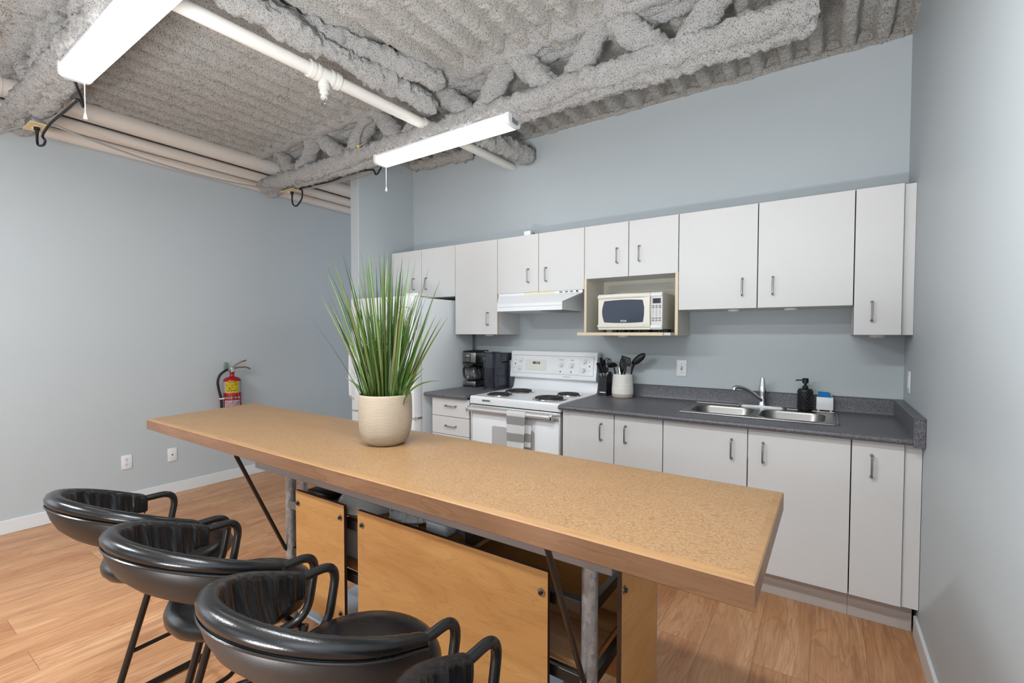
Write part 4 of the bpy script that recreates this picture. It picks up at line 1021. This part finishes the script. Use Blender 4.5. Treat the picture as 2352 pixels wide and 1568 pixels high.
bm = B(); tube(bm, smooth_path([(ex, ey-.005, z+.018), (ex, ey-.045, z+.018), (ex, ey-.10, z-.02), (ex, ey-.122, z-.08), (ex, ey-.115, z-.15), (ex, ey-.098, z-.23), (ex, ey-.093, z-.33), (ex, ey-.092, z-.42)], 8), .0105, 12); hs = obj('hose', bm, RUBBER, t)
obj('hose_fitting', cyl(B(), (ex, ey-.012, z+.018), (ex, ey-.036, z+.018), .0135, None, 14), CHROME, hs)
bm = B(); box(bm, ex-.013, ex+.013, ey-.108, ey-.07, z-.245, z-.232, .002, 1); obj('hose_clip', bm, WPLAST, hs)

# ------------------------------------------------------------------ island table
ZI = .90
NL, FL, FR, NR = (-3.478, -2.381), (-3.611, -1.735), (-.464, -1.781), (-.471, -2.408)
t = island = thing('island_table', 'long maple topped island table on steel legs in the foreground', 'table', (-2.0, -2.08, 0))
def inset(q, d):
    q = [Vector((a, b, 0)) for a, b in q]; out = []
    for i in range(4):
        p, a, b = q[i], (q[i-1]-q[i]).normalized(), (q[(i+1) % 4]-q[i]).normalized()
        s = abs(a.cross(b).z); out.append(p+(a+b)*(d/s))
    return [(p.x, p.y) for p in out]
Q = [NL, NR, FR, FL]; QI = inset(Q, .021)
top = obj('tabletop', prism(B(), QI, 'z', ZI-.05, ZI), LACE, t, 0)
bm = B(); r0 = [bm.verts.new((a, b, ZI)) for a, b in QI]; r1 = [bm.verts.new((a, b, ZI-.0035)) for a, b in inset(Q, .003)]; r2 = [bm.verts.new((a, b, ZI-.007)) for a, b in Q]
for a, b in ((r0, r1), (r1, r2)):
    for i in range(4): bm.faces.new((a[i], a[(i+1) % 4], b[(i+1) % 4], b[i]))
obj('bevel', bm, BEVW, top, 0)
bm = B(); r2 = [bm.verts.new((a, b, ZI-.007)) for a, b in Q]; r3 = [bm.verts.new((a, b, ZI-.056)) for a, b in Q]; r4 = [bm.verts.new((a, b, ZI-.058)) for a, b in inset(Q, .002)]
for a, b in ((r2, r3), (r3, r4)):
    for i in range(4): bm.faces.new((a[i], a[(i+1) % 4], b[(i+1) % 4], b[i]))
bm.faces.new(r4)
obj('edge_band', bm, EDGEW, top, 0)
zu = ZI-.058
LEGS = [(-2.478, -2.14), (-.929, -2.14), (-2.955, -1.775), (-.868, -1.762)]
for x, y in LEGS:
    l = obj('leg', cyl(B(), (x, y, .004), (x, y, zu-.02 if y > -2 else .70), .024, None, 28), GALV, t)
    obj('foot', cyl(B(), (x, y, 0), (x, y, .012), .032, .030, 24), BLKMET, l)
obj('rail', box(B(), -2.756, -.853, -2.165, -2.115, .692, zu, .003, 1), BARST, t)
obj('rail', box(B(), -3.0, -.83, -1.80, -1.75, zu-.05, zu, .003, 1), BARST, t)
for x in (-2.62, -.90): obj('rail', box(B(), x-.02, x+.02, -2.115, -1.80, zu-.05, zu, .003, 1), BARST, t)
for x, y, z in ((-2.485, -2.168, .354), (-.936, -2.168, .365)):
    bm = B(); cyl(bm, (x, -2.385, zu), (x, y, z), .0085, None, 14); cyl(bm, (x, y, z), (x, y+.012, z-.012), .010, None, 14); obj('brace', bm, BLKMET, t)
def panel(x0, x1, y0, y1, z0, z1, name, bolts, face):
    bm = B(); box(bm, x0, x1, y0, y1, z0, z1)
    me_o = obj(name, bm, [PLY, PLYE], t, 0)
    for p in me_o.data.polygons:
        n = p.normal
        if (abs(n.y) < .5 if face == 'y' else abs(n.x) < .5): p.material_index = 1
    for a, z in bolts:
        if face == 'y': b0, b1, b2 = (a, y0, z), (a, y0-.003, z), (a, y0-.009, z)
        else: b0, b1, b2 = (x1, a, z), (x1+.003, a, z), (x1+.009, a, z)
        w = obj('washer', cyl(B(), b0, b1, .0125, None, 20), NICKEL, me_o); obj('bolt', cyl(B(), b1, b2, .0065, None, 6), BLACK, me_o)
    return me_o
panel(-2.372, -2.021, -2.180, -2.166, .135, .655, 'front_panel', [(-2.352, .598), (-2.045, .60), (-2.352, .19), (-2.045, .19)], 'y')
panel(-1.933, -1.048, -2.180, -2.166, .135, .655, 'front_panel', [(-1.905, .60), (-1.07, .588), (-1.905, .19), (-1.07, .19)], 'y')
panel(-.850, -.836, -2.128, -1.795, .13, .80, 'end_panel', [(-2.108, .635), (-2.108, .19)], 'x')
panel(-2.855, -.95, -1.806, -1.792, .13, .505, 'rear_panel', [], 'y')
for z in (.545, .32):
    for (q, nm) in (((-2.455, -.953, -2.150, -2.125), 0), ((-2.93, -.89, -1.79, -1.768), 0), ((-.938, -.918, -2.12, -1.79), 0), ((-2.47, -2.45, -2.12, -1.79), 0), ((-1.70, -1.68, -2.12, -1.79), 0)):
        obj('shelf_rail', box(B(), q[0], q[1], q[2], q[3], z, z+.036, .001, 1), BLKMET, t)
for x in (-2.41,): obj('bracket', box(B(), x-.05, x+.02, -2.166, -2.150, .55, .585, .001, 1), GREYMETAL, t)
obj('shelf', box(B(), -2.44, -1.42, -2.122, -1.812, .5815, .5945, .001, 1), PLYD, t)
obj('shelf', box(B(), -2.44, -.948, -2.122, -1.812, .3565, .371, .001, 1), PLYD, t)
obj('base_tray', box(B(), -2.43, -1.19, -2.11, -1.74, .012, .026, .002, 1), mat('pale blue metal tray', (176, 190, 204), .35, .3), t)
for x in (-2.35, -1.28):
    for y in (-2.07, -1.79): obj('tray_foot', cyl(B(), (x, y, 0), (x, y, .013), .012, None, 12), BLACK, t)

# dishes on the island shelves
zs1, zs2 = .5947, .3712
def dish(name, lab, cat, prof, c, m, n=36): return tag(obj(name, lathe(B(), prof, c, n), m, None, 40, c), lab, cat, 'dishes on the island shelf')
dish('glass_bowl', 'large upturned frosted glass bowl on the upper island shelf', 'bowl', [(.16, 0), (.165, .004), (.155, .03), (.12, .07), (.07, .09), (0, .094), (0, .088), (.068, .084), (.115, .066), (.149, .03), (.155, 0)], (-2.08, -1.975, zs1), DISHGLASS)
t = thing('dish_rack', 'frosted ribbed dish stack under the middle of the table', 'dishes', (-1.78, -1.985, zs1), 'dishes on the island shelf')
obj('plate', lathe(B(), [(0, .0), (.08, 0), (.118, .016), (.12, .02), (.08, .008), (0, .006)], (-1.79, -1.98, zs1), 36), DISHGLASS, t)
for k in range(5):
    bm = B(); lathe(bm, [(0, 0), (.075, .003), (.1, .012), (.1, .016), (.074, .008), (0, .005)], (0, 0, 0), 32)
    bm.transform(Matrix.Translation((-1.86+k*.032, -1.98, zs1+.115)) @ Matrix.Rotation(math.radians(72), 4, 'Y')); obj('upright_plate', bm, DISHGLASS, t)
bm = B(); 
for k in range(6): tube(bm, fillet([(-1.875+k*.032, -2.06, zs1+.004), (-1.875+k*.032, -2.06, zs1+.06), (-1.875+k*.032, -1.90, zs1+.06), (-1.875+k*.032, -1.90, zs1+.004)], .02, 4), .0025, 6)
for y in (-2.06, -1.90): tube(bm, [(-1.88, y, zs1+.004), (-1.71, y, zs1+.004)], .003, 6)
obj('rack', bm, WPLAST, t)
bm = B(); box(bm, -1.655, -1.545, -2.08, -1.93, zs1, zs1+.05, .012, 3)
f = [f for f in bm.faces if f.normal.z > .95 and f.calc_area() > .002]; bmesh.ops.inset_region(bm, faces=f, thickness=.006)
for v in {v for g in f for v in g.verts}: v.co.z -= .035
tag(obj('plastic_tub', bm, mat('white tub', (206, 212, 218), .3), None, 35, (-1.6, -2.0, zs1)), 'small white plastic tub on the upper island shelf', 'tub', 'dishes on the island shelf')
dish('glass_mug', 'grey glass bowl beside the dark box on the island shelf', 'bowl', [(0, 0), (.03, 0), (.048, .02), (.055, .055), (.052, .055), (.045, .022), (.028, .004), (0, .004)], (-1.5, -2.0, zs1+.0), mat('smoke grey glass', (150, 160, 168), .08, 0, Transmission_Weight=.5))
tag(obj('spice_box', box(B(), -1.445, -1.425+.0, -2.09, -1.95, zs1, zs1+.075, .003), mat('dark brown box', (52, 38, 32), .4), None, 35, (-1.435, -2.02, zs1)), 'narrow dark brown box at the right end of the island shelf', 'box', 'dishes on the island shelf')
bm = B(); box(bm, -2.43, -2.26, -2.09, -1.87, zs1, zs1+.03, .008, 2); tag(obj('black_tray', bm, BLACK, None, 35, (-2.345, -1.98, zs1)), 'black tray at the left end of the upper island shelf', 'tray', 'dishes on the island shelf')
bm = B(); box(bm, -2.2, -1.76, -2.09, -1.84, zs2, zs2+.155, .02, 3)
f = [f for f in bm.faces if f.normal.z > .95 and f.calc_area() > .01]; bmesh.ops.inset_region(bm, faces=f, thickness=.008)
for v in {v for g in f for v in g.verts}: v.co.z -= .14
tag(obj('storage_bin', bm, DISHGLASS, None, 35, (-1.98, -1.96, zs2)), 'frosted storage bin on the lower island shelf', 'storage bin')

# ------------------------------------------------------------------ potted grass
pc = Vector((-1.935, -2.03, ZI))
t = thing('potted_grass', 'tall ornamental grass in a taupe ribbed pot on the island', 'potted plant', pc)
pr = [(0, .0), (.062, .0), (.078, .004), (.096, .024), (.108, .06), (.1125, .11), (.1125, .16), (.1105, .205), (.1095, .213), (.107, .215), (.1045, .212), (.1055, .19), (.106, .15), (0, .15)]
obj('pot', lathe(B(), pr[:-1]+[(.104, .15)], pc, 56), PLANTER, t, 60)
obj('soil', lathe(B(), [(.1045, .178), (.06, .188), (0, .19)], pc, 30), SOIL, t)
RX = Vector((math.cos(.5913), math.sin(.5913), 0)); RY = Vector((-math.sin(.5913), math.cos(.5913), 0))
bm = B(); rnd = random.Random(11)
def blade(base, tip, w, sag=0.0, n=12, wob=0):
    base, tip = Vector(base), Vector(tip); d = tip-base; side = d.cross(Vector((rnd.uniform(-1, 1), rnd.uniform(-1, 1), .2))); side.normalize()
    h = Vector((d.x, d.y, 0)); prev = None
    up = base+Vector((0, 0, 1))*d.length*.55+h*.18
    for i in range(n+1):
        f = i/n
        p = base.lerp(up, f).lerp(up.lerp(tip, f), f) if sag else base.lerp(tip, f)
        if not sag: p = p+h*(-.25*f*(1-f))+Vector((0, 0, 1))*.0
        if wob: p = p+side*wob*math.sin(f*5)
        ww = w*(min(1, .45+f*3) if f < .2 else 1)*(1-f**2.2)+.0004
        nrm = side.cross(d).normalized()
        row = [bm.verts.new(p-side*ww), bm.verts.new(p+nrm*ww*.35), bm.verts.new(p+side*ww)]
        if prev:
            for j in range(2): bm.faces.new((prev[j], prev[j+1], row[j+1], row[j]))
        prev = row
def pos(u, v, h): return pc+RX*u+RY*v+Vector((0, 0, h))
def root(u, v): return pos(u, v, .175)
S = 1/551.
heroes = [(737, 596), (771, 579), (777, 574), (798, 603), (814, 565), (816, 567), (827, 562), (831, 576), (843, 572), (850, 578), (858, 573), (863, 570), (866, 568), (874, 573), (883, 577), (888, 585), (900, 605), (922, 569), (923, 585), (805, 612), (757, 600),
          (728, 696), (730, 700), (744, 686), (752, 690), (762, 700), (962, 694), (972, 704), (975, 714), (984, 722), (1004, 722), (938, 688), (930, 684), (922, 682), (918, 686), (914, 682), (910, 690), (679, 724)]
for (u, v) in heroes:
    uu = (u-858)*S; hh = (910-v)*S+.20; dep = rnd.uniform(-.10, .10)
    k = 1+dep*RY.dot(Vector((.557, 0, 0)))*0
    b = root(max(-.075, min(.075, uu*.28+rnd.uniform(-.02, .02))), rnd.uniform(-.06, .06)); tip = pos(uu, dep, hh)
    blade(b, tip, rnd.uniform(.0046, .0074))
for i in range(105):
    a = rnd.uniform(0, 2*PI); rr = .075*math.sqrt(rnd.random()); b = root(rr*math.cos(a), rr*math.sin(a))
    h = rnd.uniform(.28, .62); sp = rnd.uniform(.02, .2)*(h/.5)
    tip = pos(sp*math.cos(a)+rr*math.cos(a), sp*math.sin(a)+rr*math.sin(a), .18+h); blade(b, tip, rnd.uniform(.0042, .0072), 0, 12, rnd.choice((0, 0, .004)))
for (u, v, w) in ((994, 868, .0085), (953, 854, .0055), (958, 838, .0055), (940, 845, .008), (915, 835, .009), (890, 845, .009), (800, 820, .009), (935, 850, .006), (925, 815, .006), (905, 830, .006), (795, 800, .006), (812, 790, .006), (885, 815, .006), (868, 790, .006), (783, 830, .005), (820, 830, .006)):
    uu = (u-858)*S; b = root(max(-.08, min(.09, uu*.55)), rnd.uniform(-.07, -.03)); blade(b, pos(uu, -.07, (910-v)*S+.20), w, 1)
for i in range(26):
    a = rnd.uniform(0, 2*PI); b = root(.08*math.cos(a), .08*math.sin(a)); l = rnd.uniform(.09, .17); blade(b, pos(l*math.cos(a), l*math.sin(a), rnd.uniform(.26, .40)), rnd.uniform(.005, .007), 1)
for i in range(14):                                  # thin bent stray stems
    a = rnd.uniform(0, 2*PI); b = root(.05*math.cos(a), .05*math.sin(a)); m = pos(rnd.uniform(-.12, .12), rnd.uniform(-.08, .0), rnd.uniform(.38, .6)); e = m+RX*rnd.uniform(-.1, .1)+Vector((0, 0, rnd.uniform(-.05, .1)))
    tube(bm, smooth_path([b, b.lerp(m, .5)+Vector((0, 0, .04)), m, e], 4), .0011, 4)
obj('foliage', bm, LEAF, t, 60)

# ------------------------------------------------------------------ bar stools (local: origin on the floor under the seat, facing +y)
def stool():
    t = thing('bar_stool', '', 'bar stool', (0, 0, 0), 'black bar stools along the island')
    R, yc, za = .217, -.052, .742
    path = []          # tube centre line of the pad: right end -> rear -> left end ; param s in 0..1
    ye = .028
    N = 150
    L1 = ye-yc; Lt = 2*L1+PI*R
    def at(s):
        d = s*Lt
        if d < L1: return Vector((R, ye-d, 0)), Vector((1, 0, 0))
        d -= L1
        if d < PI*R:
            a = d/R; return Vector((R*math.cos(a), yc-R*math.sin(a), 0)), Vector((math.cos(a), -math.sin(a), 0))
        d -= PI*R; return Vector((-R, yc+d, 0)), Vector((-1, 0, 0))
    def prof(s, pad):
        c = math.sin(PI*s); k = min(1, c/.6); k = k*k*(3-2*k)
        ro = .0148+.0042*k                  # roll radius
        dep = .056+.062*k                   # how far the skirt drops below the tube
        zz = za+.12*(ye-at(s)[0].y)/(ye-yc+R)
        if pad:                             # rolled top and the inner drape
            q = [(ro*.3, -ro*1.0), (ro*.8, -ro*.9), (ro*1.1, -ro*.4), (ro*1.15, ro*.15), (ro*.85, ro*.72), (ro*.25, ro*1.0), (-ro*.4, ro*.92), (-ro*.9, ro*.5), (-ro*1.05, -.1*ro)]
            q += [(-ro*1.05-.008*k, -dep*.45), (-ro*.95-.024*k, -dep*.75), (-ro*.85-.036*k, -dep*.92), (-ro*.5-.037*k, -dep*.95), (-ro*.2-.030*k, -dep*.9), (-ro*.0-.010*k, -dep*.6)]
        else:                               # outer skirt
            q = [(ro*.85, -ro*.8), (ro*1.02, -ro*1.15), (ro*1.0-.010*k, -dep*.5), (ro*.9-.022*k, -dep*.76), (ro*.7-.040*k, -dep*.98), (ro*.35-.042*k, -dep*1.02), (ro*.1-.038*k, -dep*.95), (ro*.45-.022*k, -dep*.65), (ro*.5, -ro*1.05)]
        return [(n, z+zz) for n, z in q]
    for pad, nm, m in ((1, 'back_pad', LEATHER), (0, 'back_skirt', LEATHERB)):
        bm = B(); rings = []
        for i in range(N+1):
            s = .0+i/N; p, n = at(s); ring = []
            P = prof(s, pad); cn = sum(a for a, b in P)/len(P); cz = sum(b for a, b in P)/len(P)
            e = min(i, N-i)/N*Lt; sh = 1 if e > .012 else .80+.2*math.sqrt(max(0, e/.012))
            for j, (a, z) in enumerate(P):
                a, z = cn+(a-cn)*sh, cz+(z-cz)*sh
                if pad and 8 <= j <= 12:     # gathered wrinkles on the inside
                    side = min(1, abs(s-.5)/.25)*min(1, e/.03)
                    w = .0062*side*(math.sin(s*105+3.1*math.sin(s*23)+j*.3)*(.6+.4*math.sin(s*37))+.5*math.sin(s*183+2*math.sin(s*41)+j*.5))
                    a += w*(1 if j < 11 else .5)
                elif pad and j >= 5: a += .0012*math.sin(s*150)*min(1, abs(s-.5)/.3)
                ring.append(p+n*a+Vector((0, 0, z)))
            rings.append(ring)
        ring_skin(bm, rings)
        if pad: bp = obj(nm, bm, m, t, 70)
        else: obj(nm, bm, m, t, 70)
    bm = B(); pts = []
    for i in range(2, N-1):
        s = i/N; p, n = at(s); P = prof(s, 0); a, z = P[1]; pts.append(p+n*(a+.0005)+Vector((0, 0, z+.004)))
    tube(bm, pts, .0030, 6); obj('piping', bm, LEATHER, bp)
    for e in (0, 1):
        bm = B(); p, n = at(.012 if e == 0 else .988); P = prof(0, 1)
        tube(bm, [p+n*a*1.02+Vector((0, 0, z)) for a, z in P[:13]], .0022, 6); obj('end_seam', bm, LEATHER, bp)
    # arm tubes
    for s in (1, -1):
        P = [(s*R, .010, za), (s*R, .128, za), (s*R, .095, .572), (s*R*.97, -.07, .566), (s*.10, -.08, .555)]
        obj('arm_tube', tube(B(), fillet(P, [0, .055, .065, .05, 0], 9), .0118, 16), BLKMET, t)
        P = [(s*.222, .085, .556), (s*.228, -.078, .0128), (s*.228, .205, .0128)]
        l = obj('leg', tube(B(), fillet(P, [0, .045, 0], 8), .0118, 16), BLKMET, t)
        obj('end_cap', cyl(B(), (s*.228, .203, .0134), (s*.228, .222, .0134), .0134, .012, 14), RUBBER, l)
    obj('cross_bar', tube(B(), [(-.222, .078, .548), (0, .078, .546), (.222, .078, .548)], .0118, 12), BLKMET, t)
    obj('cross_bar', tube(B(), [(-.228, -.03, .0130), (.228, -.03, .0130)], .0105, 12), BLKMET, t)
    P = [(-.226, -.030, .172), (-.222, .12, .178), (-.16, .195, .178), (.16, .195, .178), (.222, .12, .178), (.226, -.030, .172)]
    obj('footrest', tube(B(), fillet(P, .08, 8), .0080, 12), BLKMET, t)
    pr = [(0, .568), (.165, .568), (.181, .573), (.190, .585), (.191, .600), (.184, .616), (.168, .627), (.125, .6325), (.06, .6345), (0, .635)]
    bm = B(); lathe(bm, pr, (0, .028, 0), 56)
    for v in bm.verts:
        if v.co.z < .58: v.co.z += .0015*math.sin(math.atan2(v.co.y, v.co.x)*40)
    obj('seat', bm, LEATHER, t, 70)
    return t
st = stool()
YS = -2.728
spots = [(-2.292, YS, 'black leather bar stool farthest left, nearest the wall outlet'), (-1.787, YS, 'black leather bar stool second from the left'), (-1.258, YS, 'black leather bar stool with its round seat showing at bottom center'), (-.712, YS, 'black leather bar stool cut off by the bottom edge, nearest the right table leg')]
def copy_tree(o, par=None):
    c = o.copy(); C.objects.link(c)
    if par is not None: c.parent = par
    for ch in list(o.children): copy_tree(ch, c)
    return c
roots = [st]+[copy_tree(st) for _ in spots[1:]]
for r, (x, y, lab) in zip(roots, spots):
    r.location = (x, y, 0); r['label'] = lab

# ------------------------------------------------------------------ camera
cam = bpy.data.cameras.new('camera'); co = bpy.data.objects.new('camera', cam); C.objects.link(co)
F, SY = 1071.3155, 15.1224
cam.sensor_width = 36; cam.sensor_fit = 'HORIZONTAL'; cam.lens = F*36/2352; cam.shift_y = SY/2352; cam.clip_start = .02
yaw, pit, rol = -.5913, .0287, -.0018
fw = Vector((math.sin(yaw)*math.cos(pit), math.cos(yaw)*math.cos(pit), -math.sin(pit)))
rt = Vector((math.cos(yaw), -math.sin(yaw), 0)); up = rt.cross(fw)
r2 = rt*math.cos(rol)-up*math.sin(rol); u2 = rt*math.sin(rol)+up*math.cos(rol)
M = Matrix((r2, u2, -fw)).transposed().to_4x4(); M.translation = (-.3689, -3.3864, 1.3679); co.matrix_world = M
bpy.context.scene.camera = co

# ------------------------------------------------------------------ light
def area(name, loc, rot, sx, sy, e, col=(1, 1, 1)):
    l = bpy.data.lights.new(name, 'AREA'); l.shape = 'RECTANGLE'; l.size = sx; l.size_y = sy; l.energy = e; l.color = col
    o = bpy.data.objects.new(name, l); C.objects.link(o); o.location = loc; o.rotation_euler = rot; return o
area('window_daylight', (-1.92, YR-.15, 1.75), (PI/2, 0, 0), 3.2, 1.8, 14, (.93, .965, 1))
area('side_fill', (XL-.15, -5.4, 1.75), (PI/2, 0, -PI/2), 2.4, 1.8, 25, (.93, .965, 1))  # added fill through the added opening, brightens the right wall
area('overhead_fill', (-3.0, -4.3, 2.66), (0, 0, 0), 1.2, .13, 112, (.925, .965, 1))  # unseen lamp added behind the camera for more even light
area('overhead_fill', (-1.1, -2.72, 2.66), (0, 0, 0), 1.2, .13, 43, (.925, .965, 1))  # unseen lamp added overhead to brighten the right wall and floor
area('uplight_fill', (-.8, -4.0, 1.2), (PI, 0, 0), .5, .5, 135, (.935, .968, 1))  # unseen uplight added to brighten the ceiling
area('uplight_fill', (-1.0, -4.0, .6), (PI, 0, 0), .5, .5, 110, (.935, .968, 1))  # second added uplight, set low to reach the deck past the joist
w = bpy.data.worlds.new('sky'); bpy.context.scene.world = w; w.use_nodes = True
bg = w.node_tree.nodes['Background']; bg.inputs[0].default_value = (.75, .87, 1, 1); bg.inputs[1].default_value = 1.6
vs = bpy.context.scene.view_settings; vs.view_transform = 'Standard'; vs.look = 'None'; vs.gamma = 1; vs.use_curve_mapping = False; vs.exposure = -.1
